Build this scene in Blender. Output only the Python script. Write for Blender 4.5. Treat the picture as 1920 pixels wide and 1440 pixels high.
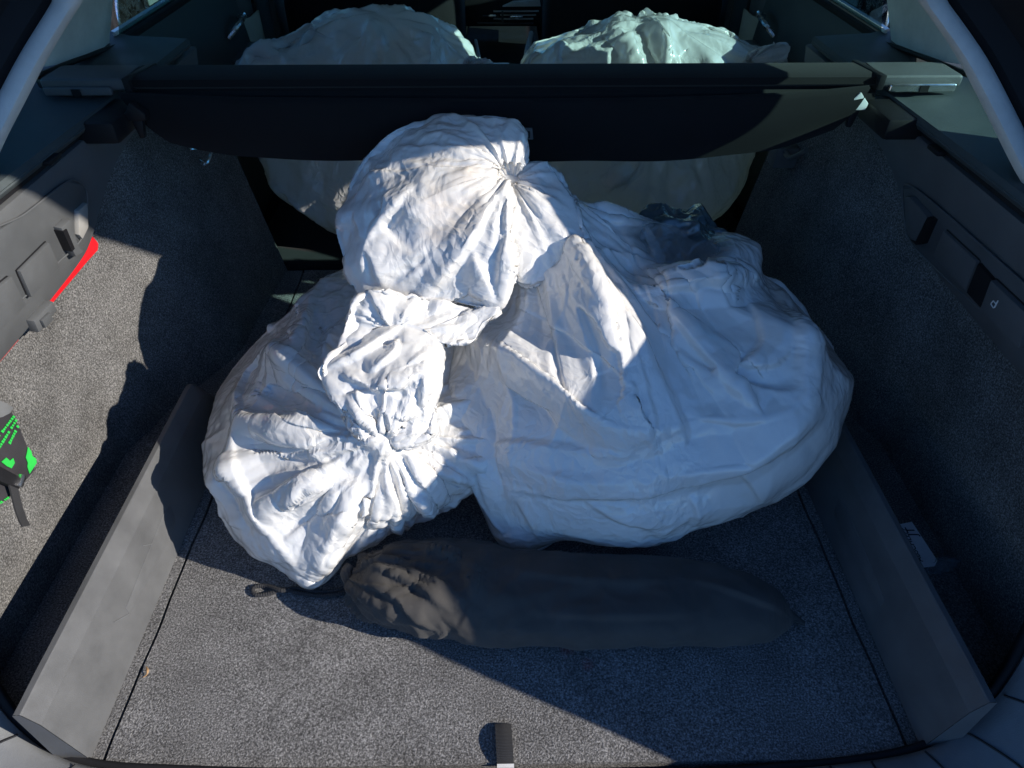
import bpy, bmesh, math
import numpy as np
from mathutils import Vector, Matrix, Euler

for o in list(bpy.data.objects):
    bpy.data.objects.remove(o)
scene = bpy.context.scene
COL = scene.collection

# ------------------------------------------------------------------ camera, world, sun, exposure
FPX, PITCH, YAW = 1280.0, math.radians(41.0), -0.013          # focal length in pixels of the 1920 px photograph
CAM = np.array([0.0, -0.319, 0.831])
cam_d = bpy.data.cameras.new('camera')
cam_d.sensor_width = 36.0
cam_d.lens = FPX / 1920 * 36.0
cam_d.clip_start, cam_d.clip_end = 0.01, 500
cam = bpy.data.objects.new('camera', cam_d)
cam.location = CAM
cam.rotation_euler = (math.pi / 2 - PITCH, 0, YAW)
COL.objects.link(cam)
scene.camera = cam

SUN = Vector((1.0, -0.33, 0.52)).normalized()                 # towards the sun
sun_el, sun_az = math.asin(SUN.z), math.atan2(SUN.x, SUN.y)
world = bpy.data.worlds.new('World')
scene.world = world
world.use_nodes = True
wn = world.node_tree
sky = wn.nodes.new('ShaderNodeTexSky')
sky.sky_type = 'NISHITA'
sky.sun_disc = False
sky.sun_elevation = sun_el
sky.sun_rotation = sun_az
sky.dust_density = 0.0
sky.ozone_density = 10.0
wn.links.new(sky.outputs[0], wn.nodes['Background'].inputs[0])
wn.nodes['Background'].inputs[1].default_value = 0.15
sd = bpy.data.lights.new('sun', 'SUN')
sd.energy = 5.0
sd.angle = math.radians(0.5)
sd.color = (1.0, 0.93, 0.83)
so = bpy.data.objects.new('sun', sd)
so.rotation_euler = SUN.to_track_quat('Z', 'Y').to_euler()
so.location = (4, -2, 4)
COL.objects.link(so)
scene.view_settings.view_transform = 'Standard'
scene.view_settings.look = 'None'
scene.view_settings.exposure = 0.36
scene.view_settings.gamma = 1.0
scene.render.engine = 'CYCLES'
scene.cycles.max_bounces = 6
scene.cycles.diffuse_bounces = 3
scene.cycles.glossy_bounces = 2
scene.cycles.transparent_max_bounces = 8

# ------------------------------------------------------------------ pixels of the photograph -> points on surfaces
_R = np.array([math.cos(YAW), math.sin(YAW), 0])
_F = np.array([-math.sin(YAW) * math.cos(PITCH), math.cos(YAW) * math.cos(PITCH), -math.sin(PITCH)])
_U = np.cross(_R, _F)
def ray(px, py):
    return _F + _R * (px - 960) / FPX - _U * (py - 720) / FPX
def atz(px, py, z):
    d = ray(px, py); return CAM + d * (z - CAM[2]) / d[2]
def aty(px, py, y):
    d = ray(px, py); return CAM + d * (y - CAM[1]) / d[1]
def atx(px, py, x):
    d = ray(px, py); return CAM + d * (x - CAM[0]) / d[0]
def atplane(px, py, p, n):
    d = ray(px, py); n = np.asarray(n, float)
    return CAM + d * (np.dot(np.asarray(p) - CAM, n) / np.dot(d, n))

# ------------------------------------------------------------------ materials
def new_mat(name):
    m = bpy.data.materials.new(name); m.use_nodes = True
    nt = m.node_tree
    return m, nt, nt.nodes['Principled BSDF']
def node(nt, t, **kw):
    n = nt.nodes.new(t)
    for k, v in kw.items():
        if k in n.inputs: n.inputs[k].default_value = v
        else: setattr(n, k, v)
    return n
def coords(nt, kind='Object'):
    return node(nt, 'ShaderNodeTexCoord').outputs[kind]
def ramp(nt, src, stops):
    r = node(nt, 'ShaderNodeValToRGB')
    e = r.color_ramp.elements
    while len(e) < len(stops): e.new(0.5)
    for el, (p, c) in zip(e, stops):
        el.position = p; el.color = (*c, 1) if len(c) == 3 else c
    nt.links.new(src, r.inputs[0]); return r.outputs[0]
def g3(v): return (v, v, v)
def bump(nt, bs, h, strength, dist):
    b = node(nt, 'ShaderNodeBump', Strength=strength, Distance=dist)
    nt.links.new(h, b.inputs['Height']); nt.links.new(b.outputs[0], bs.inputs['Normal']); return b

def mat_carpet(name, lo, hi, tint=(1, 1, 1), stains=False):
    m, nt, bs = new_mat(name)
    co = coords(nt)
    n1 = node(nt, 'ShaderNodeTexNoise', Scale=430.0, Detail=3.0, Roughness=0.75)
    n2 = node(nt, 'ShaderNodeTexNoise', Scale=14.0, Detail=4.0, Roughness=0.6)
    nt.links.new(co, n1.inputs[0]); nt.links.new(co, n2.inputs[0])
    mid = (lo + hi) / 2.6
    c1 = ramp(nt, n1.outputs[0], [(0.34, tuple(lo * t for t in tint)), (0.52, tuple(mid * t for t in tint)), (0.68, tuple(hi * t for t in tint))])
    c2 = ramp(nt, n2.outputs[0], [(0.3, g3(0.72)), (0.7, g3(1.12))])
    mx = node(nt, 'ShaderNodeMix', data_type='RGBA', blend_type='MULTIPLY')
    mx.inputs[0].default_value = 1.0
    nt.links.new(c1, mx.inputs[6]); nt.links.new(c2, mx.inputs[7])
    out = mx.outputs[2]
    if stains:
        for (cx, cy, r, col, amt) in stains:
            vd = node(nt, 'ShaderNodeVectorMath', operation='DISTANCE'); vd.inputs[1].default_value = (cx, cy, 0)
            nt.links.new(co, vd.inputs[0])
            nz = node(nt, 'ShaderNodeTexNoise', Scale=120.0, Detail=2.0); nt.links.new(co, nz.inputs[0])
            ad = node(nt, 'ShaderNodeMath', operation='MULTIPLY_ADD'); ad.inputs[1].default_value = r * 1.4
            nt.links.new(nz.outputs[0], ad.inputs[0]); nt.links.new(vd.outputs['Value'], ad.inputs[2])
            f = ramp(nt, ad.outputs[0], [(0.0, g3(amt)), (min(0.99, r * 1.5), g3(0))])
            m2 = node(nt, 'ShaderNodeMix', data_type='RGBA'); m2.inputs[7].default_value = (*col, 1)
            nt.links.new(f, m2.inputs[0]); nt.links.new(out, m2.inputs[6]); out = m2.outputs[2]
    nt.links.new(out, bs.inputs['Base Color'])
    bs.inputs['Roughness'].default_value = 0.95
    bs.inputs['Specular IOR Level'].default_value = 0.15
    bump(nt, bs, n1.outputs[0], 0.8, 0.004)
    return m

def mat_plastic(name, col, rough=0.5, grain=900.0, gb=0.25, spec=0.4, wear=0.0):
    m, nt, bs = new_mat(name)
    co = coords(nt)
    n1 = node(nt, 'ShaderNodeTexVoronoi', Scale=grain); nt.links.new(co, n1.inputs[0])
    n2 = node(nt, 'ShaderNodeTexNoise', Scale=18.0, Detail=5.0, Roughness=0.65); nt.links.new(co, n2.inputs[0])
    c = ramp(nt, n2.outputs[0], [(0.3, tuple(v * 0.85 for v in col)), (0.75, tuple(min(1, v * (1.12 + wear)) for v in col))])
    nt.links.new(c, bs.inputs['Base Color'])
    rr = ramp(nt, n2.outputs[0], [(0.3, g3(rough - 0.06)), (0.7, g3(min(1, rough + 0.08)))])
    nt.links.new(rr, bs.inputs['Roughness'])
    bs.inputs['Specular IOR Level'].default_value = spec
    if gb: bump(nt, bs, n1.outputs[0], gb, 0.0006)
    return m

def mat_fabric(name, col, rough=0.9, sc=1400.0, amt=0.35, vary=0.25):
    m, nt, bs = new_mat(name)
    co = coords(nt)
    w = node(nt, 'ShaderNodeTexNoise', Scale=sc, Detail=2.0); nt.links.new(co, w.inputs[0])
    n2 = node(nt, 'ShaderNodeTexNoise', Scale=25.0, Detail=4.0); nt.links.new(co, n2.inputs[0])
    c = ramp(nt, n2.outputs[0], [(0.3, tuple(v * (1 - vary) for v in col)), (0.7, tuple(v * (1 + vary) for v in col))])
    nt.links.new(c, bs.inputs['Base Color'])
    bs.inputs['Roughness'].default_value = rough
    bs.inputs['Specular IOR Level'].default_value = 0.2
    bs.inputs['Sheen Weight'].default_value = 0.08
    bump(nt, bs, w.outputs[0], amt, 0.001)
    return m

def mat_film(name, col=(0.89, 0.875, 0.845), rough=0.24, translucent=0.16, clear=0.0, stain=0.35, crinkle=0.55):
    """thin white polythene: soft sheen, light shining through, fine crinkles and faint dirt"""
    m, nt, bs = new_mat(name)
    co = coords(nt)
    wn_ = node(nt, 'ShaderNodeTexNoise', Scale=9.0, Detail=3.0); nt.links.new(co, wn_.inputs[0])
    add = node(nt, 'ShaderNodeMix', data_type='RGBA', blend_type='LINEAR_LIGHT'); add.inputs[0].default_value = 0.06
    nt.links.new(co, add.inputs[6]); nt.links.new(wn_.outputs['Color'], add.inputs[7])
    v1 = node(nt, 'ShaderNodeTexVoronoi', Scale=70.0, feature='F1', distance='MANHATTAN'); nt.links.new(add.outputs[2], v1.inputs[0])
    v2 = node(nt, 'ShaderNodeTexNoise', Scale=38.0, Detail=5.0, Roughness=0.62, Distortion=1.3)
    nt.links.new(co, v2.inputs[0])
    v2.noise_type = 'RIDGED_MULTIFRACTAL'
    m1 = node(nt, 'ShaderNodeMath', operation='MULTIPLY'); m1.inputs[1].default_value = 0.35
    nt.links.new(v1.outputs[0], m1.inputs[0])
    m2 = node(nt, 'ShaderNodeMath', operation='MULTIPLY_ADD'); m2.inputs[1].default_value = 0.05
    nt.links.new(v2.outputs[0], m2.inputs[0]); nt.links.new(m1.outputs[0], m2.inputs[2])
    msk = node(nt, 'ShaderNodeTexNoise', Scale=5.0, Detail=2.0); nt.links.new(co, msk.inputs[0])
    mf = ramp(nt, msk.outputs[0], [(0.42, g3(0.1)), (0.62, g3(1.0))])
    bsep = node(nt, 'ShaderNodeMath', operation='MULTIPLY'); nt.links.new(m2.outputs[0], bsep.inputs[0]); nt.links.new(mf, bsep.inputs[1])
    b = bump(nt, bs, bsep.outputs[0], crinkle, 0.008)
    st = node(nt, 'ShaderNodeTexNoise', Scale=6.5, Detail=6.0, Roughness=0.6); nt.links.new(co, st.inputs[0])
    sf = ramp(nt, st.outputs[0], [(0.56, g3(0)), (0.74, g3(stain))])
    cm = node(nt, 'ShaderNodeMix', data_type='RGBA'); cm.inputs[6].default_value = (*col, 1); cm.inputs[7].default_value = (0.62, 0.50, 0.38, 1)
    nt.links.new(sf, cm.inputs[0]); nt.links.new(cm.outputs[2], bs.inputs['Base Color'])
    bs.inputs['Roughness'].default_value = rough
    bs.inputs['Specular IOR Level'].default_value = 0.5
    bs.inputs['Coat Weight'].default_value = 0.9
    bs.inputs['Coat Roughness'].default_value = 0.12
    tr = node(nt, 'ShaderNodeBsdfTranslucent'); tr.inputs[0].default_value = (0.92, 0.9, 0.86, 1)
    nt.links.new(b.outputs[0], tr.inputs['Normal'])
    mx = node(nt, 'ShaderNodeMixShader'); mx.inputs[0].default_value = translucent
    nt.links.new(bs.outputs[0], mx.inputs[1]); nt.links.new(tr.outputs[0], mx.inputs[2])
    last = mx.outputs[0]
    tp = node(nt, 'ShaderNodeBsdfTransparent'); tp.inputs[0].default_value = (0.9, 0.93, 0.95, 1)
    at = node(nt, 'ShaderNodeAttribute', attribute_name='clear')
    m3 = node(nt, 'ShaderNodeMath', operation='ADD', use_clamp=True); m3.inputs[1].default_value = clear
    nt.links.new(at.outputs['Fac'], m3.inputs[0])
    mx2 = node(nt, 'ShaderNodeMixShader')
    nt.links.new(m3.outputs[0], mx2.inputs[0]); nt.links.new(last, mx2.inputs[1]); nt.links.new(tp.outputs[0], mx2.inputs[2])
    nt.links.new(mx2.outputs[0], nt.nodes['Material Output'].inputs[0])
    return m

def mat_glass(name, tint, gloss=0.08):
    m, nt, bs = new_mat(name)
    nt.nodes.remove(bs)
    tp = node(nt, 'ShaderNodeBsdfTransparent'); tp.inputs[0].default_value = (*tint, 1)
    gl = node(nt, 'ShaderNodeBsdfGlossy'); gl.inputs['Roughness'].default_value = 0.03
    fr = node(nt, 'ShaderNodeFresnel', IOR=1.45)
    nz = node(nt, 'ShaderNodeTexNoise', Scale=3.0); nt.links.new(coords(nt), nz.inputs[0])
    mu = node(nt, 'ShaderNodeMath', operation='MULTIPLY'); nt.links.new(fr.outputs[0], mu.inputs[0])
    mr = ramp(nt, nz.outputs[0], [(0, g3(0.7)), (1, g3(0.9))]); nt.links.new(mr, mu.inputs[1])
    mx = node(nt, 'ShaderNodeMixShader')
    nt.links.new(mu.outputs[0], mx.inputs[0]); nt.links.new(tp.outputs[0], mx.inputs[1]); nt.links.new(gl.outputs[0], mx.inputs[2])
    nt.links.new(mx.outputs[0], nt.nodes['Material Output'].inputs[0])
    return m

def mat_metal(name, col, rough=0.3):
    m, nt, bs = new_mat(name)
    nz = node(nt, 'ShaderNodeTexNoise', Scale=60.0, Detail=3.0); nt.links.new(coords(nt), nz.inputs[0])
    bs.inputs['Base Color'].default_value = (*col, 1); bs.inputs['Metallic'].default_value = 1.0
    nt.links.new(ramp(nt, nz.outputs[0], [(0.3, g3(rough * 0.8)), (0.7, g3(rough * 1.3))]), bs.inputs['Roughness'])
    return m

M = dict(
    floor=mat_carpet('floor_carpet', 0.05, 0.45, (1.0, 0.98, 0.97),
                     stains=[(0.075, 0.115, 0.013, (0.35, 0.02, 0.03), 0.55), (0.10, 0.095, 0.012, (0.35, 0.02, 0.03), 0.55), (0.135, 0.09, 0.016, (0.4, 0.4, 0.42), 0.4)]),
    side=mat_carpet('side_carpet', 0.055, 0.385, (1.0, 0.98, 0.96)),
    trim=mat_plastic('dark_trim_plastic', (0.11, 0.115, 0.12), 0.5, 1100, 0.35, 0.35),
    trim2=mat_plastic('handle_panel_plastic', (0.095, 0.10, 0.105), 0.42, 1500, 0.2, 0.4),
    black=mat_plastic('black_plastic', (0.012, 0.012, 0.014), 0.5, 900, 0.2, 0.3),
    ledge=mat_plastic('ledge_plastic', (0.07, 0.085, 0.09), 0.55, 700, 0.3, 0.35),
    grey=mat_plastic('light_grey_trim', (0.70, 0.69, 0.67), 0.6, 800, 0.2, 0.3),
    seal=mat_plastic('light_grey_seal', (0.66, 0.64, 0.60), 0.7, 600, 0.15, 0.25),
    sill=mat_plastic('sill_plastic', (0.16, 0.165, 0.17), 0.45, 1000, 0.3, 0.45),
    divider=mat_plastic('divider_plastic', (0.105, 0.107, 0.11), 0.44, 1200, 0.35, 0.45, wear=0.15),
    paint=mat_plastic('dark_blue_paint', (0.02, 0.027, 0.06), 0.16, 30, 0.0, 0.6),
    rubber=mat_plastic('black_rubber', (0.015, 0.015, 0.017), 0.7, 500, 0.1, 0.2),
    cover=mat_fabric('cover_fabric', (0.007, 0.007, 0.008), 0.85, 1800, 0.25, 0.1),
    cloth=mat_fabric('pouch_cloth', (0.066, 0.062, 0.058), 0.9, 1600, 0.4, 0.12),
    seat=mat_fabric('seat_fabric', (0.012, 0.012, 0.014), 0.9, 900, 0.3, 0.2),
    nylon=mat_fabric('nylon_webbing', (0.03, 0.03, 0.032), 0.7, 900, 0.4, 0.15),
    film=mat_film('white_bag_film', clear=0.05),
    film2=mat_film('white_bag_film_with_smudges', stain=0.75),
    film3=mat_film('pale_bag_film', (0.88, 0.89, 0.89), 0.22, 0.42, 0.0, 0.2),
    glass=mat_glass('tinted_window_glass', (0.56, 0.97, 0.95)),
    chrome=mat_metal('bright_metal', (0.8, 0.8, 0.8), 0.25),
    red=mat_plastic('red_plastic', (0.75, 0.012, 0.02), 0.5, 400, 0.1, 0.3),
    green=mat_plastic('green_print', (0.03, 0.48, 0.07), 0.6, 400, 0.05, 0.2),
    nylonbag=mat_fabric('dark_nylon_pouch', (0.035, 0.033, 0.037), 0.55, 1200, 0.3, 0.2),
    card=mat_plastic('white_card', (0.75, 0.76, 0.78), 0.6, 400, 0.05, 0.3),
    ink=mat_plastic('black_ink', (0.02, 0.02, 0.03), 0.7, 400, 0.0, 0.2),
    straw=mat_plastic('dry_straw', (0.55, 0.33, 0.16), 0.7, 600, 0.2, 0.2),
    asphalt=mat_carpet('asphalt', 0.035, 0.09),
    darkfilm=mat_film('dark_film', (0.07, 0.10, 0.11), 0.12, 0.0, 0.0, 0.0, 0.5),
    lever=mat_plastic('lever_plastic', (0.36, 0.35, 0.33), 0.5, 900, 0.2, 0.4),
    symbol=mat_plastic('white_symbol', (0.7, 0.7, 0.7), 0.5, 400, 0.0, 0.3),
    clearfilm=mat_film('clear_bag_film', (0.6, 0.63, 0.66), 0.15, 0.05, 0.86, 0.0, 0.6),
    velour=mat_plastic('beige_pillar', (0.50, 0.48, 0.40), 0.7, 500, 0.2, 0.2),
    carpaint=mat_plastic('pale_car_paint', (0.45, 0.55, 0.5), 0.3, 30, 0.0, 0.5),
)

# ------------------------------------------------------------------ mesh helpers
def obj(name, verts, faces, mat, parent=None, smooth=True, auto=35):
    me = bpy.data.meshes.new(name)
    me.from_pydata([tuple(map(float, v)) for v in verts], [], [tuple(map(int, f)) for f in faces])
    bm = bmesh.new(); bm.from_mesh(me)
    bmesh.ops.recalc_face_normals(bm, faces=bm.faces)
    bm.to_mesh(me); bm.free()
    return link(name, me, mat, parent, smooth, auto)
def link(name, me, mat, parent=None, smooth=True, auto=35):
    if isinstance(mat, str): mat = M[mat]
    me.materials.clear(); me.materials.append(mat)
    if smooth:
        me.polygons.foreach_set('use_smooth', [True] * len(me.polygons))
        if auto: me.set_sharp_from_angle(angle=math.radians(auto))
    o = bpy.data.objects.new(name, me)
    COL.objects.link(o)
    if parent is not None: o.parent = parent
    return o
def bmobj(name, bm, mat, parent=None, bevel=0.0, seg=2, smooth=True, auto=35):
    if bevel:
        bmesh.ops.bevel(bm, geom=list(bm.edges), offset=bevel, segments=seg, affect='EDGES', profile=0.6)
    bmesh.ops.recalc_face_normals(bm, faces=bm.faces)
    me = bpy.data.meshes.new(name); bm.to_mesh(me); bm.free()
    return link(name, me, mat, parent, smooth, auto)
def box(name, x0, x1, y0, y1, z0, z1, mat, parent=None, bevel=0.004, seg=2):
    bm = bmesh.new()
    bmesh.ops.create_cube(bm, size=1)
    for v in bm.verts:
        v.co = Vector((x0 + (v.co.x + .5) * (x1 - x0), y0 + (v.co.y + .5) * (y1 - y0), z0 + (v.co.z + .5) * (z1 - z0)))
    return bmobj(name, bm, mat, parent, bevel, seg)
def prism(name, pts, off, mat, parent=None, bevel=0.0, seg=2):
    """closed outline pts (3D) extruded by the vector off"""
    bm = bmesh.new()
    vs = [bm.verts.new(tuple(map(float, p))) for p in pts]
    f = bm.faces.new(vs)
    r = bmesh.ops.extrude_face_region(bm, geom=[f])
    nv = [g for g in r['geom'] if isinstance(g, bmesh.types.BMVert)]
    bmesh.ops.translate(bm, verts=nv, vec=Vector(tuple(map(float, off))))
    return bmobj(name, bm, mat, parent, bevel, seg)
def resample(pts, n, closed=False, smooth=True):
    P = np.asarray(pts, float)
    if closed: P = np.vstack([P, P[:1]])
    d = np.r_[0, np.cumsum(np.linalg.norm(np.diff(P, axis=0), axis=1))]
    if smooth and len(P) > 2:
        # Catmull-Rom through the points
        if closed: E = np.vstack([P[-2], P, P[1]])
        else: E = np.vstack([2 * P[0] - P[1], P, 2 * P[-1] - P[-2]])
        out = []
        K = 24
        for i in range(1, len(E) - 2):
            t = np.linspace(0, 1, K, endpoint=False)[:, None]
            a, b, c, e = E[i - 1], E[i], E[i + 1], E[i + 2]
            out.append(0.5 * (2 * b + (c - a) * t + (2 * a - 5 * b + 4 * c - e) * t ** 2 + (3 * b - a - 3 * c + e) * t ** 3))
        out.append(P[-1:]); P = np.vstack(out)
        d = np.r_[0, np.cumsum(np.linalg.norm(np.diff(P, axis=0), axis=1))]
    t = np.linspace(0, d[-1], n + 1)[:-1] if closed else np.linspace(0, d[-1], n)
    return np.stack([np.interp(t, d, P[:, k]) for k in range(P.shape[1])], 1)
def tube(name, pts, r, mat, parent=None, n=10, m=40, closed=False, flat=1.0, smooth=True, up=(0, 0, 1)):
    P = resample(pts, m, closed, smooth)
    r = np.interp(np.linspace(0, 1, m), np.linspace(0, 1, len(r)), r) if np.ndim(r) else np.full(m, r)
    T = np.gradient(P, axis=0) if not closed else (np.roll(P, -1, 0) - np.roll(P, 1, 0))
    T /= np.linalg.norm(T, axis=1)[:, None]
    N = np.cross(np.array(up, float), T); N /= np.maximum(np.linalg.norm(N, axis=1), 1e-6)[:, None]
    B = np.cross(T, N)
    a = np.linspace(0, 2 * math.pi, n, endpoint=False)
    V = (P[:, None] + r[:, None, None] * (N[:, None] * np.cos(a)[None, :, None] + B[:, None] * flat * np.sin(a)[None, :, None])).reshape(-1, 3)
    F = []
    for i in range(m if closed else m - 1):
        j = (i + 1) % m
        for k in range(n):
            F.append((i * n + k, i * n + (k + 1) % n, j * n + (k + 1) % n, j * n + k))
    if not closed:
        F.append(tuple(range(n))[::-1]); F.append(tuple((m - 1) * n + k for k in range(n)))
    return obj(name, V, F, mat, parent)
def sheet(name, rows, mat, parent=None, thick=None, auto=35):
    """rows: list of equally long polylines lofted into a sheet; thick = vector (or per-point array) for a solid"""
    A = np.asarray(rows, float); nr, nc = A.shape[:2]
    V = A.reshape(-1, 3); idx = np.arange(nr * nc).reshape(nr, nc)
    F = [(idx[i, j], idx[i, j + 1], idx[i + 1, j + 1], idx[i + 1, j]) for i in range(nr - 1) for j in range(nc - 1)]
    if thick is not None:
        V2 = V + np.asarray(thick, float); k = nr * nc
        F += [tuple(k + v for v in f[::-1]) for f in list(F)]
        edge = [idx[0, j] for j in range(nc)] + [idx[i, -1] for i in range(1, nr)] + [idx[-1, j] for j in range(nc - 2, -1, -1)] + [idx[i, 0] for i in range(nr - 2, 0, -1)]
        for a, b in zip(edge, edge[1:] + edge[:1]): F.append((b, a, k + a, k + b))
        V = np.vstack([V, V2])
    return obj(name, V, F, mat, parent, auto=auto)
def thing(name, loc, label, cat, group=None):
    o = bpy.data.objects.new(name, None); COL.objects.link(o)
    o.location = loc; o.empty_display_size = 0.05
    o['label'] = label; o['category'] = cat
    if group: o['group'] = group
    bpy.context.view_layer.update()
    return o
def tag(o, label, cat, group=None):
    o['label'] = label; o['category'] = cat
    if group: o['group'] = group
    return o
def adopt(parent):
    """children were written in world coordinates: keep them there although the parent stands elsewhere"""
    inv = parent.matrix_world.inverted()
    for c in parent.children: c.matrix_parent_inverse = inv
def text_mesh(name, s, size, mat, parent, matrix, ext=0.0004):
    cu = bpy.data.curves.new(name, 'FONT'); cu.body = s; cu.size = size; cu.extrude = ext; cu.align_x = 'CENTER'; cu.align_y = 'CENTER'
    t = bpy.data.objects.new(name, cu); COL.objects.link(t)
    bpy.context.view_layer.update()
    me = bpy.data.meshes.new_from_object(t.evaluated_get(bpy.context.evaluated_depsgraph_get()))
    bpy.data.objects.remove(t)
    me.transform(matrix)
    return link(name, me, mat, parent, smooth=False)

# ------------------------------------------------------------------ ground
GZ = -0.66
g = obj('ground', [(-60, -60, GZ), (60, -60, GZ), (60, 60, GZ), (-60, 60, GZ)], [(0, 1, 2, 3)], 'asphalt')
g['kind'] = 'structure'

# ------------------------------------------------------------------ the car: boot, side trims, pillars, windows, roof, tailgate, seats
car = thing('estate_car', (0, 0.6, GZ), 'dark blue estate car seen through its open tailgate, rear seats folded down', 'car')
lerp = lambda a, b, t: a + (b - a) * t
def smooth01(t): t = np.clip(t, 0, 1); return t * t * (3 - 2 * t)

# floor: a carpeted panel between two side strips, with a fine open joint on each side
def slab(name, x0, x1, y0, y1, z0, z1, mat, wob=0.0, nx=6, ny=60):
    xs = np.linspace(x0, x1, nx); ys = np.linspace(y0, y1, ny)
    rows = []
    for y in ys:
        w = wob * (math.sin(y * 31) + 0.6 * math.sin(y * 67 + 1))
        rows.append([(lerp(x0, x1, (x - x0) / (x1 - x0)) + w * np.sign(x) * (abs(x) > 0.44 and abs(x) < .47), y, z1 + 0.0012 * math.sin(9 * x + 5 * y)) for x in xs])
    return sheet(name, rows, mat, car, thick=(0, 0, z0 - z1), auto=60)
slab('boot_floor', -0.457, 0.457, -0.018, 1.04, -0.03, 0.0, 'floor', 0.0008)
for s in (-1, 1):
    a, b = (0.4615, 0.66) if s > 0 else (-0.66, -0.4615)
    slab('floor_edge', a, b, -0.03, 1.04, -0.03, -0.001, 'floor', 0.0008)
box('underfloor', -0.72, 0.72, -0.12, 2.6, -0.2, -0.034, 'black', car, 0.01)
# pull strap of the floor panel: a flattened webbing loop with cross ribs
st0, st1 = atz(943, 1356, 0.004), atz(948, 1437, 0.004)
rows = []
for i in range(61):
    t = i / 60; p = lerp(st0, st1, t)
    z = 0.004 + 0.007 * math.sin(math.pi * min(1, t * 1.05)) ** 0.7 + 0.0006 * (i % 2)
    rows.append([(p[0] + k * 0.0095, p[1] - 0.0 * k, z - 0.001 * abs(k)) for k in (-1, -0.5, 0, 0.5, 1)])
pull = sheet('pull_strap', rows, 'nylon', car, thick=(0, 0, -0.0025), auto=20)
sheet('strap_end', [[(st1[0] + k * 0.0095, st1[1] - d, 0.006) for k in (-1, 0, 1)] for d in (-0.002, 0.002)], 'grey', pull, thick=(0, 0, -0.002))

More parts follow.
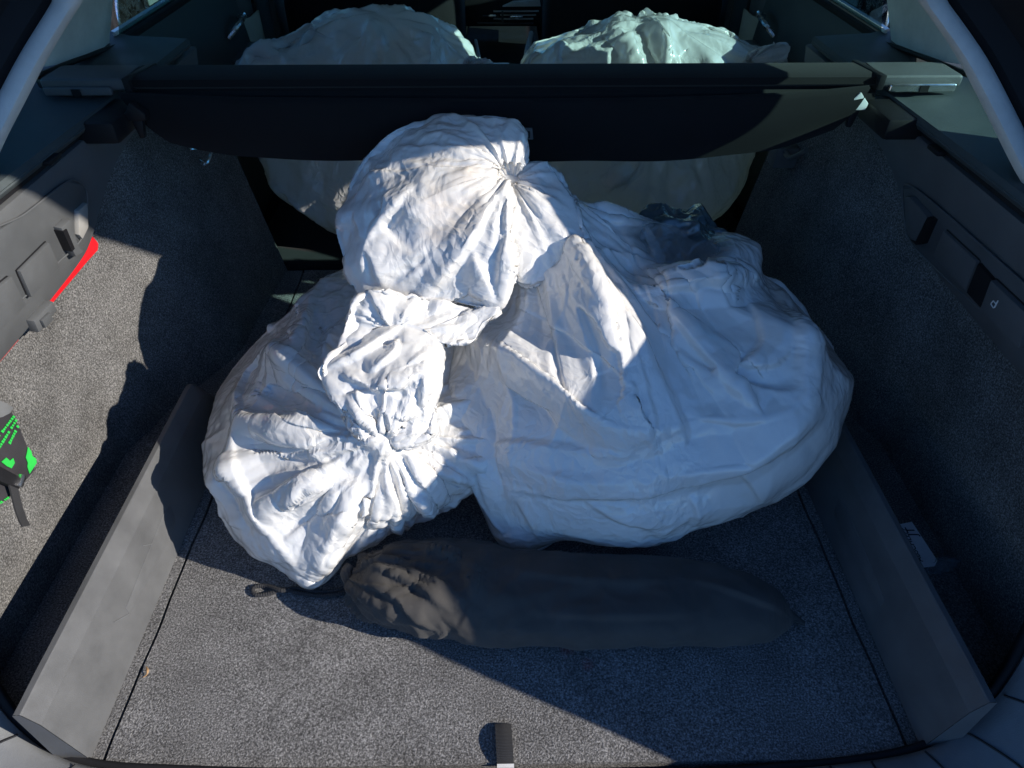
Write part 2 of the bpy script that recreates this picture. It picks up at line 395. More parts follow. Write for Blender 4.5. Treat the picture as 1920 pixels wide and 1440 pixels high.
# side walls
def XC(y, z):
    near = 0.632
    far = 0.577 - 0.17 * (0.35 - z) - 0.02 * smooth01((y - 0.8) / 0.3)
    mid = near - 0.022 * smooth01((y - 0.47) / 0.07)
    return lerp(mid, min(far, mid), float(smooth01((y - 0.52) / 0.26)))
def XT(z): return 0.563 + (0.478 - z) * 0.22
LOW = np.array([(-0.06, 0.31), (0.318, 0.317), (0.45, 0.322), (0.535, 0.330), (0.575, 0.348), (0.61, 0.375), (0.66, 0.405), (0.75, 0.428), (1.04, 0.438)])
LOWs = resample(LOW, 90)
def zlow(y): return float(np.interp(y, LOWs[:, 0], LOWs[:, 1]))
for s in (-1, 1):
    ys = np.linspace(-0.05, 1.045, 74); zs = np.linspace(-0.02, 0.485, 30)
    sheet('side_carpet', [[(s * XC(y, z), y, z) for z in zs] for y in ys], 'side', car, thick=(s * 0.012, 0, 0), auto=80)
    # plastic side trim above the carpet, with a rolled lower lip
    rows = []
    for y in np.linspace(-0.05, 1.045, 100):
        z0 = zlow(y); col = []
        for t, out in ((0, 0.016), (0.0, 0.004), (0.03, 0.0), (0.3, -0.001), (0.6, 0.0), (0.93, 0.0), (0.985, 0.003), (1.0, 0.012)):
            z = lerp(z0, 0.476, t); col.append((s * (XT(z) + out), y, z))
        rows.append(col)
    side = sheet('side_trim', rows, 'trim', car, thick=(s * 0.010, 0, 0), auto=40)
    # window ledge: flat top with a rounded inner lip, running up to the side windows
    rows = []
    for y in np.linspace(0.02, 1.0, 50):
        w = 0.004 * math.sin(y * 5)
        rows.append([(s * (0.572 + w), y, 0.484), (s * (0.561 + w), y, 0.488), (s * (0.557 + w), y, 0.494), (s * (0.561 + w), y, 0.500), (s * (0.60 + w), y, 0.5025), (s * 0.655, y, 0.505), (s * 0.685, y, 0.512), (s * 0.70, y, 0.518)])
    sheet('window_ledge', rows, 'ledge', car, thick=(0, 0, -0.003), auto=50)
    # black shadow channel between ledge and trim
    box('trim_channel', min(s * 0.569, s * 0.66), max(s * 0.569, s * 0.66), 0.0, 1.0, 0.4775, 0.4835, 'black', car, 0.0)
    # small screw cap in the channel
    p = atx(95, 297, -0.558) if s < 0 else atx(1757, 280, 0.558)
    box('clip', p[0] - 0.006, p[0] + 0.006, p[1] - 0.014, p[1] + 0.014, p[2] - 0.004, p[2] + 0.002, 'black', car, 0.002)

    # handle panel: raised module with rounded nose
    def on(px, py, d=0.0):                       # point on the slanted trim face of this side, d metres proud of it
        n = np.array([-s * 1.0, 0, -0.0]) ; n2 = np.array([-s, 0, -0.22]) / math.hypot(1, 0.22)
        p = atplane(px, py, (s * XT(0.4), 0, 0.4), (s, 0, 0.22)); return p + n2 * d
    n2 = np.array([-s, 0, -0.22]) / math.hypot(1, 0.22)
    if s < 0:
        outl = [(-60, 466), (40, 400), (120, 340), (150, 345), (158, 372), (158, 410), (150, 440), (135, 462), (100, 494), (50, 545), (-20, 610), (-80, 660)]
    else:
        outl = [(1698, 352), (1720, 352), (1780, 400), (1850, 462), (1960, 560), (2040, 640), (2040, 770), (1930, 655), (1800, 540), (1735, 478), (1712, 450), (1703, 425)]
    mod = prism('handle_panel', [on(*q) for q in outl], n2 * 0.004, 'trim2', side, 0.0018, 2)
    # rim line round the module
    tube('panel_rim', [on(*q, 0.004) for q in outl], 0.0013, 'trim', side, n=6, m=160, closed=True)
    if s < 0:
        parts = [('release_lever', [(133, 393), (150, 378), (152, 424), (141, 446), (134, 438)], 0.007, 'lever'),
                 ('release_lever', [(93, 424), (110, 408), (128, 461), (138, 468), (122, 478)], 0.011, 'trim'),
                 ('lever_slot', [(94, 430), (101, 425), (117, 462), (112, 468)], 0.0125, 'black'),
                 ('cover_flap', [(22, 506), (77, 452), (99, 500), (44, 555)], 0.0065, 'trim'),
                 ('cover_flap', [(-50, 560), (6, 516), (34, 570), (-25, 625)], 0.0065, 'trim')]
    else:
        parts = [('release_lever', [(1712, 366), (1722, 366), (1757, 404), (1735, 456), (1722, 444), (1713, 420)], 0.009, 'trim'),
                 ('lever_slot', [(1757, 404), (1765, 410), (1745, 455), (1735, 456), (1722, 445), (1734, 449)], 0.0095, 'black'),
                 ('cover_flap', [(1783, 430), (1846, 488), (1824, 542), (1763, 477)], 0.0065, 'trim'),
                 ('grip_recess', [(1848, 492), (1875, 522), (1852, 574), (1826, 546)], 0.0055, 'black'),
                 ('cover_flap', [(1877, 522), (1950, 590), (1930, 650), (1855, 578)], 0.0085, 'trim')]
    for nm, q, h, mt in parts:
        prism(nm, [on(*k, 0.003) for k in q], n2 * h, mt, mod, 0.0015 if mt != 'black' else 0.0, 2)
        if nm == 'cover_flap':
            tube('cover_joint', [on(*k, 0.0045) for k in q], 0.0012, 'black', mod, n=6, m=60, closed=True, smooth=False)
    if s > 0:   # white fold-down symbol: a small tilted square with a tick
        c = [on(1879, 566, 0.0125), on(1884, 560, 0.0125), on(1890, 567, 0.0125), on(1884, 574, 0.0125)]
        tube('white_symbol', c, 0.0007, 'symbol', mod, n=5, m=24, closed=True, smooth=False)
        tube('white_symbol', [on(1886, 573, 0.0125), on(1893, 560, 0.0125)], 0.0008, 'symbol', mod, n=5, m=4, smooth=False)
    else:
        # clip bracket on the lower lip, with a slotted catch
        q = [(48, 600), (84, 562), (92, 580), (58, 622)]
        br = prism('clip_bracket', [on(*k, -0.002) for k in q], n2 * 0.012, 'trim', side, 0.002, 2)
        q = [(57, 598), (73, 583), (79, 596), (64, 612)]
        prism('catch', [on(*k, 0.010) for k in q], n2 * 0.004, 'trim2', br, 0.001)
    # cassette pocket in the ledge: bracket with pointed dark socket
    px = (105, 160) if s < 0 else (1738, 152)
    p = atz(*px, 0.508)
    pts = [(s * 0.600, p[1] - 0.030, 0.508), (s * 0.640, p[1] - 0.03, 0.508), (s * 0.668, p[1] - 0.012, 0.508), (s * 0.645, p[1] + 0.025, 0.508), (s * 0.600, p[1] + 0.025, 0.508)]
    prism('cassette_socket', pts, (0, 0, 0.016), 'black', car, 0.003)
    # socket bracket under the cassette end and hanging hook
    hk = aty(250, 215, 0.64) if s < 0 else aty(1608, 195, 0.66)
    box('socket_bracket', min(s * 0.52, s * 0.585), max(s * 0.52, s * 0.585), 0.60, 0.70, 0.468, 0.497, 'black', car, 0.006)
    hook = prism('bag_hook', [hk + np.array(v) for v in ((-0.016, 0, -0.003), (0, 0, 0.016), (0.016, 0, 0.0), (0.014, 0, -0.009), (-0.013, 0, -0.009))], (0, 0.014, 0), 'grey' if s > 0 else 'black', car, 0.002)
    prism('hook_tip', [hk + np.array(v) for v in ((-0.007, 0.002, -0.0092), (0.008, 0.002, -0.0092), (0.003, 0.002, -0.034), (-0.004, 0.002, -0.034))], (0, 0.01, 0), 'black', hook, 0.002)

    # ---- windows, pillars, doors of this side
    wx = lambda z: s * (0.705 - 0.32 * (z - 0.5) * 0.9)
    ztop = lambda y: 0.60 + (y - 0.30) * 0.21
    sheet('quarter_window', [[(wx(z), y, z) for z in np.linspace(0.512, ztop(y), 6)] for y in (0.31, 0.46, 0.74)], 'glass', car)
    sheet('window_header', [[(wx(z), y, z) for z in np.linspace(ztop(y) + 0.001, zt, 4)] for y, zt in ((0.33, 0.76), (0.46, 0.85), (0.80, 0.86))], 'grey', car, thick=(s * 0.01, 0, 0))
    sheet('window_corner', [[(wx(z), y, z) for z in (0.505, lerp(0.505, zt, 0.5), zt)] for y, zt in ((0.20, 0.56), (0.26, 0.66), (0.308, 0.74))], 'black', car, thick=(s * 0.01, 0, 0))
    # rear pillar cover between quarter window and rear door
    rows = []
    for t in np.linspace(0, 1, 9):
        zb = lerp(0.532, 0.503, t) - 0.006 * math.sin(math.pi * t)
        yb, yt = lerp(0.715, 0.975, t), lerp(0.86, 1.13, t)
        rows.append([(s * (lerp(0.672, 0.585, u) - 0.010 * math.sin(math.pi * t) + 0.02 * (t > 0.99) + 0.015 * (t < 0.01)), lerp(yb, yt, u), lerp(zb, 0.815, u)) for u in np.linspace(0, 1, 8)])
    sheet('pillar_cover', rows, 'grey', car, thick=(s * 0.012, 0, 0), auto=50)
    tube('pillar_joint', [(s * 0.660, y, z) for y, z in ((0.69, 0.527), (0.80, 0.517), (0.90, 0.507), (0.985, 0.498))], 0.004, 'black', car, n=6, m=20)
    # lower panel between ledge and door
    sheet('door_shut_panel', [[(s * x, y, z) for x, z in ((0.60, 0.30), (0.625, 0.44), (0.655, 0.495), (0.675, 0.50))] for y in (0.94, 1.0)], 'trim', car, thick=(s * 0.012, 0, 0))
    # rear door card with belt rail, pull handle and window
    rows = []
    for y in np.linspace(0.985, 1.56, 20):
        b = 0.014 * math.sin((y - 0.98) / 0.58 * math.pi)
        rows.append([(s * 0.655, y, -0.05), (s * (0.63 - b), y, 0.10), (s * (0.625 - b), y, 0.25), (s * (0.640 - b), y, 0.38), (s * (0.652), y, 0.46), (s * 0.664, y, 0.496)])
    door = sheet('rear_door', rows, 'ledge', car, thick=(s * 0.02, 0, 0), auto=60)
    tube('window_belt', [(s * 0.666, y, 0.500) for y in (0.98, 1.2, 1.56)], 0.0075, 'rubber', door, n=8, m=12)
    tube('window_belt', [(s * 0.672, y, 0.512) for y in (0.98, 1.2, 1.56)], 0.003, 'grey', door, n=6, m=12)
    tube('door_pull', [(s * 0.632, 1.40, 0.40), (s * 0.612, 1.42, 0.42), (s * 0.61, 1.48, 0.43), (s * 0.632, 1.50, 0.42)], 0.006, 'chrome', door, n=8, m=24)
    box('door_pocket', min(s * 0.60, s * 0.64), max(s * 0.60, s * 0.64), 1.36, 1.54, 0.30, 0.36, 'trim', door, 0.012)
    sheet('rear_door_window', [[(s * (0.672 - 0.3 * (z - 0.5)), y, z) for z in np.linspace(0.505, 0.80, 4)] for y in (0.99, 1.25, 1.58)], 'glass', car)
    # centre pillar: dark cover with pale foot, belt webbing beside it
    sheet('centre_pillar', [[(s * (x - 0.25 * max(0, z - 0.45)), y, z) for z in (0.0, 0.25, 0.36, 0.45, 0.6, 0.82)] for y, x in ((1.55, 0.665), (1.58, 0.645), (1.66, 0.645), (1.70, 0.665))], 'trim', car, thick=(s * 0.012, 0, 0), auto=60)
    sheet('pillar_foot', [[(s * x, y, z) for z in (0.25, 0.30, 0.36, 0.40)] for y, x in ((1.548, 0.655), (1.60, 0.637), (1.668, 0.637))], 'velour', car, thick=(s * -0.004, 0, 0), auto=60)
    sheet('seat_belt', [[(s * (0.600 + k * 0.0), 1.66 + k * 0.045, z) for z in (0.05, 0.3, 0.6, 0.8)] for k in (0, 1)], 'nylon', car, thick=(s * 0.0015, 0, 0))
    sheet('front_door', [[(s * x, y, z) for x, z in ((0.66, -0.05), (0.64, 0.25), (0.655, 0.46), (0.67, 0.5))] for y in (1.70, 2.1, 2.6)], 'ledge', car, thick=(s * 0.02, 0, 0))
    sheet('front_door_window', [[(s * (0.672 - 0.3 * (z - 0.5)), y, z) for z in (0.505, 0.65, 0.80)] for y in (1.70, 2.1, 2.6)], 'glass', car)

    # ---- tailgate opening: seal, drain channel, painted corner
    SL = []                                       # seal line: slanted plane y = 0.02 + 0.75 z
    pln = ((0, 0.02, 0), (0, 1, -0.75))
    pix = [(175, -60), (128, 10), (72, 100), (22, 195), (-30, 300)] if s < 0 else [(1690, -70), (1745, 5), (1812, 100), (1868, 205), (1925, 320)]
    for q in pix: SL.append(atplane(*q, *pln))
    SL = SL + [atplane((960 + s * 1045), q, *pln) for q in ((470, 620, 780, 940) if s > 0 else (450, 600, 780, 940))]
    top = np.array((s * 0.30, SL[0][1] + 0.045, SL[0][2] + 0.055)); SL = [top] + SL
    SLr = resample(SL, 60)
    sheet('tailgate_seal', [[p + np.array((s * 0.014 * c1, 0.010 * s1 - 0.012, 0.002 * s1)) for c1, s1 in ((-1.1, 1.6), (-0.95, 0.2), (-0.6, -0.7), (0, -1), (0.7, -0.8), (1.1, 0.0), (1.2, 1.5))] for p in SLr], 'seal', car, auto=60)
    # the moulded end of the upper seal cover
    j = 11 if s < 0 else 12
    tube('seal_joint', [SLr[j] + np.array((s * d, -0.0235 + 0.012 * abs(d) / 0.016, 0)) for d in (-0.016, 0, 0.016)], 0.0008, 'black', car, n=5, m=8)
    rows = []
    for i, p in enumerate(SLr):
        rows.append([p + np.array(v) for v in ((s * 0.014, 0.006, 0), (s * 0.022, -0.012, 0.004), (s * 0.046, -0.018, 0.010), (s * 0.055, -0.034, 0.014), (s * 0.060, -0.062, 0.02), (s * 0.075, -0.070, 0.026), (s * 0.088, -0.066, 0.03), (s * 0.105, -0.095, 0.035), (s * 0.118, -0.15, 0.04))])
    sheet('drain_channel', [r[:5] for r in rows], 'rubber', car, auto=50)
    sheet('painted_corner', [r[4:] for r in rows], 'paint', car, auto=50)
    # outer quarter panel and tail edge (casts the pillar's shadow into the boot)
    E_ = [(-0.32, -0.02), (-0.25, 0.15), (-0.205, 0.27), (-0.165, 0.41), (-0.11, 0.50), (0.03, 0.55), (0.18, 0.58), (0.275, 0.72), (0.34, 0.80), (0.42, 0.86)]
    E_ = resample(E_, 40)
    XQ = lambda z: s * (0.70 + 0.05 * math.sin(max(0, min(1, (0.75 - z) / 0.8)) * 2.2) - 0.25 * max(0, z - 0.62))
    sheet('quarter_panel', [[(XQ(z) + 0, lerp(y, 0.0 + 0.75 * z + 0.05, t), z) for t in (0, 0.25, 0.5, 0.75, 1.0)] for y, z in E_], 'paint', car, thick=(s * 0.02, 0, 0), auto=60)
    sheet('tail_flank', [[(lerp(XQ(z), s * 0.625, t), y + 0.0 + 0.10 * t * t, z) for t in (0, 0.5, 1)] for y, z in E_], 'paint', car, thick=(0, 0.012, 0), auto=60)
    sheet('body_side', [[(s * 0.76, y, z) for z in (-0.5, -0.2, 0.1, 0.40)] + [(s * 0.715, y, 0.495)] for y in (-0.05, 0.5, 1.0, 1.8, 2.6)], 'paint', car, thick=(s * 0.01, 0, 0))
    sheet('roof_rail', [[(s * x, y, z) for x, z in ((0.615, 0.795), (0.60, 0.83), (0.56, 0.86))] for y in (0.42, 0.8, 1.6, 2.6)], 'paint', car, thick=(s * -0.02, 0, 0.01))
    # rear pillar inside, between seal and quarter window
    sheet('tail_pillar', [[p + np.array((s * 0.0, 0.004, 0)), p + np.array((s * 0.03, 0.035, -0.005)), p + np.array((s * 0.055, 0.05, -0.008)), p + np.array((s * 0.085, 0.03, -0.01))] for p in SLr[:34]], 'black', car, auto=60)
box('headliner', -0.60, 0.60, 0.50, 2.6, 0.822, 0.84, 'grey', car, 0.006)
box('roof', -0.58, 0.58, 0.44, 2.6, 0.845, 0.875, 'paint', car, 0.01)
# open tailgate, hinged at the roof's rear edge
tg = [(0.43, 0.72), (0.379, 0.774), (0.224, 0.935), (0.056, 1.09), (-0.09, 1.30), (-0.18, 1.55)]
sheet('tailgate', [[(x, y, z) for y, z in tg] for x in (-0.62, -0.3, 0.0, 0.3, 0.62)], 'black', car, thick=(0, 0.06, 0.13))
# dashboard end of the cabin
box('bulkhead', -0.66, 0.66, 2.60, 2.66, -0.2, 0.50, 'black', car, 0.01)
sheet('windscreen', [[(x, 2.6 - 0.3 * (z - 0.5), z) for z in (0.5, 0.65, 0.82)] for x in (-0.6, 0, 0.6)], 'glass', car)

# ---- sill: rounded loading edge round the bottom corners
inner = [(-30, 1235), (0, 1288), (40, 1340), (100, 1388), (185, 1417), (330, 1427), (640, 1436), (960, 1441), (1280, 1436), (1560, 1414), (1700, 1391), (1765, 1362), (1832, 1312), (1880, 1252), (1922, 1178), (1950, 1120)]
hz = [0.105, 0.075, 0.045, 0.022, 0.012, 0.009, 0.008, 0.008, 0.008, 0.010, 0.014, 0.024, 0.05, 0.082, 0.12, 0.15]
ip = np.array([atz(px, py, z) for (px, py), z in zip(inner, hz)])
ip = np.vstack([[atz(-70, 1000, 0.24), atz(-60, 1130, 0.16)], ip, [atz(1985, 1040, 0.2), atz(1990, 950, 0.26)]])
ir = resample(ip, 140)
def sill_row(p, prof):
    out = np.array([p[0], -0.35 * max(0, 0.35 - abs(p[2]) * 2), 0.0])
    sx = np.sign(p[0]) * smooth01((abs(p[0]) - 0.36) / 0.22)
    d = np.array([sx * 0.85, -(1 - 0.75 * abs(sx)), 0]); d /= np.linalg.norm(d)
    up = abs(sx)
    return [p + d * a + np.array((0, -0.35 * up * a, b + up * a * 0.15)) for a, b in prof]
sheet('sill_seal', [sill_row(p, [(0.001, -0.03), (0.001, -0.008), (0.003, -0.005), (0.006, -0.005), (0.010, -0.010)]) for p in ir], 'rubber', car, auto=60)
sheet('sill_trim', [sill_row(p, [(0.009, -0.02), (0.010, -0.003), (0.016, 0.004), (0.03, 0.006), (0.055, 0.006), (0.07, 0.001), (0.085, -0.02), (0.11, -0.035), (0.16, -0.05), (0.2, -0.09)]) for p in ir], 'sill', car, auto=45)
for k in (22, 28, 100, 104, 109, 113, 118):              # joints and ribs across the sill cover
    r = sill_row(ir[k], [(0.013, 0.0035), (0.03, 0.0068), (0.055, 0.0068), (0.07, 0.0018)])
    tube('sill_rib', r, 0.0014, 'black', car, n=6, m=16)
box('rear_bumper', -0.70, 0.70, -0.34, -0.20, -0.5, -0.10, 'paint', car, 0.04, 4)

# ---- folded rear seats, lashing eyes, front seats, console
for s, x0, x1 in ((-1, -0.60, -0.09), (1, -0.08, 0.60)):
    box('folded_seat_back', x0, x1, 1.05, 1.66, -0.034, 0.006, 'seat', car, 0.02, 3)
tube('lashing_eye', [atx(351, 292, -0.548), atx(356, 281, -0.535), atx(366, 280, -0.53)], 0.0028, 'chrome', car, n=8, m=14)
tube('lashing_eye', [atx(374, 302, -0.545), atx(384, 308, -0.535), atx(391, 298, -0.532), atx(395, 287, -0.54)], 0.0034, 'chrome', car, n=8, m=18)
e0 = atx(1478, 292, 0.548)
box('seat_latch', 0.515, 0.56, e0[1] - 0.02, e0[1] + 0.02, e0[2] - 0.018, e0[2] + 0.022, 'trim', car, 0.006)
tube('latch_bar', [atx(1470, 280, 0.535), atx(1482, 296, 0.53), atx(1512, 282, 0.535)], 0.005, 'trim', car, n=8, m=14)
def seat_back(cx):
    rows = []
    for z in np.linspace(-0.1, 0.62, 16):
        w = 0.25 - 0.05 * smooth01((z - 0.35) / 0.3)
        rows.append([(cx + w * math.cos(a), 1.86 + 0.25 * (z + 0.1) * -0.25 + 0.075 * -abs(math.sin(a)) ** 0.6 * 1, z) for a in np.linspace(0, math.pi, 15)])
    b = sheet('front_seat', rows, 'seat', car, thick=(0, 0.12, 0), auto=60)
    box('headrest', cx - 0.12, cx + 0.12, 1.74, 1.84, 0.64, 0.80, 'seat', b, 0.04, 4)
seat_back(-0.36); seat_back(0.37)
con = box('centre_console', -0.125, 0.125, 1.74, 2.55, -0.1, 0.20, 'black', car, 0.02, 3)
f0 = 2.05
def dp(px, py, y=f0): return aty(px, py, y)
vent = box('air_vent', *sorted((dp(868, 0)[0], dp(1016, 0)[0])), f0, f0 + 0.2, dp(940, 50)[2], dp(940, -30)[2], 'black', con, 0.008, 3)
for (x0, x1, y) in ((925, 1010, 20), (938, 1005, 27), (925, 1000, 34), (905, 935, 29), (895, 938, 42), (930, 1000, 43)):
    a, b = dp(x0, y), dp(x1, y)
    box('vent_slat', a[0], b[0], f0 - 0.012, f0 - 0.002, a[2] - 0.0016, a[2] + 0.0016, 'grey' if y in (20, 27, 34) else 'trim', vent, 0.0006)
box('vent_divider', dp(940, 20)[0], dp(944, 20)[0], f0 - 0.014, f0 - 0.002, dp(940, 41)[2], dp(940, 19)[2], 'trim', vent, 0.0006)
for (x0, x1, y) in ((957, 980, 29), (916, 930, 27)):
    a, b = dp(x0, y), dp(x1, y)
    box('vent_tab', a[0], b[0], f0 - 0.022, f0 - 0.0125, a[2] - 0.003, a[2] + 0.0035, 'chrome', vent, 0.001)
pan = prism('control_strip', [dp(942, 13, f0 - 0.03), dp(962, 4, f0 - 0.03), dp(1012, 0, f0 - 0.03), dp(1014, 12, f0 - 0.03)], (0, 0.02, 0), 'grey', vent, 0.001)
for px in (964, 976, 989):
    a = dp(px, 7, f0 - 0.034); box('button', a[0] - 0.002, a[0] + 0.002, a[1] - 0.002, a[1] + 0.003, a[2] - 0.002, a[2] + 0.002, 'symbol', pan, 0.0008)
tube('console_trim', [aty(892, 76, 1.95), aty(899, 118, 1.75)], [0.005, 0.007], 'grey', con, n=8, m=6)
tube('console_trim', [aty(996, 62, 1.95), aty(988, 100, 1.75)], [0.007, 0.009], 'grey', con, n=8, m=6)
bk = aty(937, 128, 1.15)
bu = box('belt_buckle', bk[0] - 0.022, bk[0] + 0.02, 1.13, 1.17, bk[2] - 0.12, bk[2] + 0.006, 'symbol', car, 0.004)
box('buckle_stalk', bk[0] - 0.012, bk[0] + 0.012, 1.14, 1.16, 0.0, bk[2] - 0.12, 'black', bu, 0.002)
adopt(car)

# ------------------------------------------------------------------ loose cargo dividers standing on the floor
def divider(s, label):
    t = thing('cargo_divider', (s * 0.50, 0.28, 0), label, 'divider')
    ys = np.linspace(-0.008, 0.585, 40)
    prof = [(0.474, 0.001), (0.4755, 0.012), (0.489, 0.094), (0.4905, 0.0975), (0.4985, 0.1165), (0.500, 0.118), (0.5065, 0.118), (0.508, 0.1165), (0.510, 0.001)]
    rows = []
    for y in ys:
        e = smooth01((y + 0.008) / 0.05) * 0.25 + 0.75
        e2 = 1 - 0.0 * y
        k = smooth01((0.60 - y) / 0.10)
        rows.append([(s * (0.474 + (x - 0.474) * (0.9 + 0.1 * e)), y - 0.05 * (z / 0.12) * (1 - float(k)), z * (0.55 + 0.45 * float(k))) for x, z in prof])
    b = sheet('wall', rows, 'divider', t, auto=12)
    sheet('end_cap', [[(x, y - 0.0005, z) for x, y, z in rows[0]], [(s * 0.50, y - 0.0005, z * 0.6) for x, y, z in rows[0]]], 'divider', t)
    sheet('end_cap', [[(x, y + 0.0005, z) for x, y, z in rows[-1]], [(s * 0.50, y + 0.0005, z * 0.6) for x, y, z in rows[-1]]], 'divider', t)
    # hook-and-loop patch pressed into the inner face
    fx = lambda z: s * (0.4755 + (z - 0.012) * 0.0135 / 0.08 - 0.0008)
    q = [(0.150, 0.040), (0.152, 0.052), (0.292, 0.062), (0.312, 0.056), (0.306, 0.036), (0.29, 0.030)]
    prism('patch', [(fx(z), y, z) for y, z in q], (s * 0.004, 0, 0), 'divider', b, 0.0006)
    for a, c in (((0.232, 0.072), (0.245, 0.058)), ((0.150, 0.042), (0.128, 0.060))):
        if s < 0: tube('scratch', [(fx(a[1]), *a), (fx(c[1]), *c)], 0.0006, 'sill', b, n=5, m=4)
    adopt(t)
divider(-1, 'sunlit grey plastic divider with a pressed oblong patch on its face')
divider(1, 'dark shaded plastic divider standing beside the white card')

# ------------------------------------------------------------------ luggage cover: cassette across the boot, partly rolled up
lc = thing('luggage_cover', (0, 0.70, 0.50), 'black roller luggage cover with its end board hanging from the cassette', 'luggage cover')
cy = 0.715
rows = []
for x in np.linspace(-0.525, 0.532, 60):
    rows.append([(x, y, z) for y, z in ((cy + 0.035, 0.505), (cy + 0.036, 0.522), (cy + 0.028, 0.529), (cy - 0.018, 0.5295), (cy - 0.030, 0.526), (cy - 0.032, 0.517), (cy - 0.026, 0.513), (cy - 0.026, 0.509), (cy - 0.034, 0.506), (cy - 0.036, 0.494), (cy - 0.02, 0.484), (cy + 0.02, 0.484), (cy + 0.035, 0.505))])
sheet('cassette', rows, 'cover', lc, auto=30)
for s in (-1, 1):
    x0, x1 = (0.533, 0.650) if s > 0 else (-0.645, -0.526)
    o = box('end_cap', x0, x1, cy - 0.034, cy + 0.033, 0.5125, 0.529, 'trim', lc, 0.006, 3)
    xa, xb = (x0 - 0.004, x0 + 0.002) if s > 0 else (x1 - 0.002, x1 + 0.004)
    prism('end_joint', [(xa, cy - 0.038, 0.5305), (xb + 0.003, cy - 0.038, 0.5305), (xb - s * 0.012 + 0.003, cy + 0.036, 0.5305), (xa - s * 0.012, cy + 0.036, 0.5305)], (0, 0, -0.02), 'black', lc, 0.001)
    xs_ = sorted((s * 0.546, s * 0.640))
    r = box('end_rail', xs_[0], xs_[1], cy - 0.0415, cy - 0.0345, 0.5085, 0.5195, 'chrome' if s > 0 else 'trim', o, 0.003, 3)
    xs_ = sorted((s * 0.588, s * 0.60)); box('rail_button', xs_[0], xs_[1], cy - 0.0435, cy - 0.0418, 0.509, 0.518, 'black', r, 0.0)
# hanging end board: stiff, rounded lower corners, slightly bowed
top = [aty(px, py, 0.664) for px, py in ((222, 178), (420, 186), (700, 189), (960, 190), (1240, 187), (1480, 178), (1632, 165))]
bot = [aty(px, py, 0.676) for px, py in ((345, 292), (480, 296), (720, 302), (960, 305), (1240, 300), (1430, 286), (1545, 262))]
T_, B_ = resample(top, 60), resample(bot, 60)
rows = []
for k in range(14):
    t = k / 13
    row = []
    for i in range(60):
        u = i / 59
        c = max(0, abs(u - 0.5) * 2 - 0.80) / 0.20
        tt = t * (1 - 0.22 * c * c)
        p = lerp(T_[i], B_[i], tt)
        p = p + np.array((0, -0.010 * math.sin(math.pi * t), 0.0018 * math.sin(u * 23) * t))
        row.append(p)
    rows.append(row)
board = sheet('end_board', rows, 'cover', lc, thick=(0, 0.006, 0.002), auto=60)
h0 = aty(990, 255, 0.648)
hp = [aty(px, py, 0.656) for px, py in ((955, 241), (998, 241), (1000, 262), (960, 262))]
hb = prism('handle_plate', hp, (0, 0.006, 0), 'trim', board, 0.001)
prism('handle_slot', [aty(px, py, 0.6555) for px, py in ((962, 246), (994, 246), (994, 259), (966, 259))], (0, 0.001, 0), 'black', hb)
tube('handle_grip', [aty(px, py, 0.653) for px, py in ((968, 249), (978, 252), (990, 249))], 0.003, 'trim', hb, n=8, m=10, flat=0.6)
adopt(lc)

# ------------------------------------------------------------------ crumpled film: a small cloth solver (buckling of a skin that is too large for its filling)
def icosphere(level):
    bm = bmesh.new(); bmesh.ops.create_icosphere(bm, subdivisions=1, radius=1.0)
    V = np.array([v.co[:] for v in bm.verts]); F = np.array([[v.index for v in f.verts] for f in bm.faces]); bm.free()
    for _ in range(level - 1): V, F, _m = subdivide(V, F); V /= np.linalg.norm(V, axis=1)[:, None]
    return V, F
def edges_of(F):
    e = np.vstack([F[:, [0, 1]], F[:, [1, 2]], F[:, [2, 0]]]); e.sort(axis=1)
    return np.unique(e, axis=0)
def subdivide(V, F):
    e = np.vstack([F[:, [0, 1]], F[:, [1, 2]], F[:, [2, 0]]]); es = np.sort(e, axis=1)
    u, inv = np.unique(es, axis=0, return_inverse=True); inv = inv.reshape(-1)
    n, m = len(V), len(F)
    a, b, c = inv[:m] + n, inv[m:2 * m] + n, inv[2 * m:] + n
    Fn = np.vstack([np.c_[F[:, 0], a, c], np.c_[a, F[:, 1], b], np.c_[c, b, F[:, 2]], np.c_[a, b, c]])
    return np.vstack([V, (V[u[:, 0]] + V[u[:, 1]]) / 2]), Fn, u
def bend_pairs(F):
    e = np.vstack([F[:, [0, 1]], F[:, [1, 2]], F[:, [2, 0]]]); op = np.r_[F[:, 2], F[:, 0], F[:, 1]]
    es = np.sort(e, axis=1); k = es[:, 0].astype(np.int64) * (F.max() + 1) + es[:, 1]
    o = np.argsort(k, kind='stable'); k = k[o]; op = op[o]
    w = np.where(k[1:] == k[:-1])[0]
    return np.c_[op[w], op[w + 1]]
def normals(V, F):
    n = np.cross(V[F[:, 1]] - V[F[:, 0]], V[F[:, 2]] - V[F[:, 0]])
    N = np.zeros_like(V)
    for k in range(3):
        for c in range(3): N[:, c] += np.bincount(F[:, k], n[:, c], len(V))
    return N / np.maximum(np.linalg.norm(N, axis=1), 1e-12)[:, None]
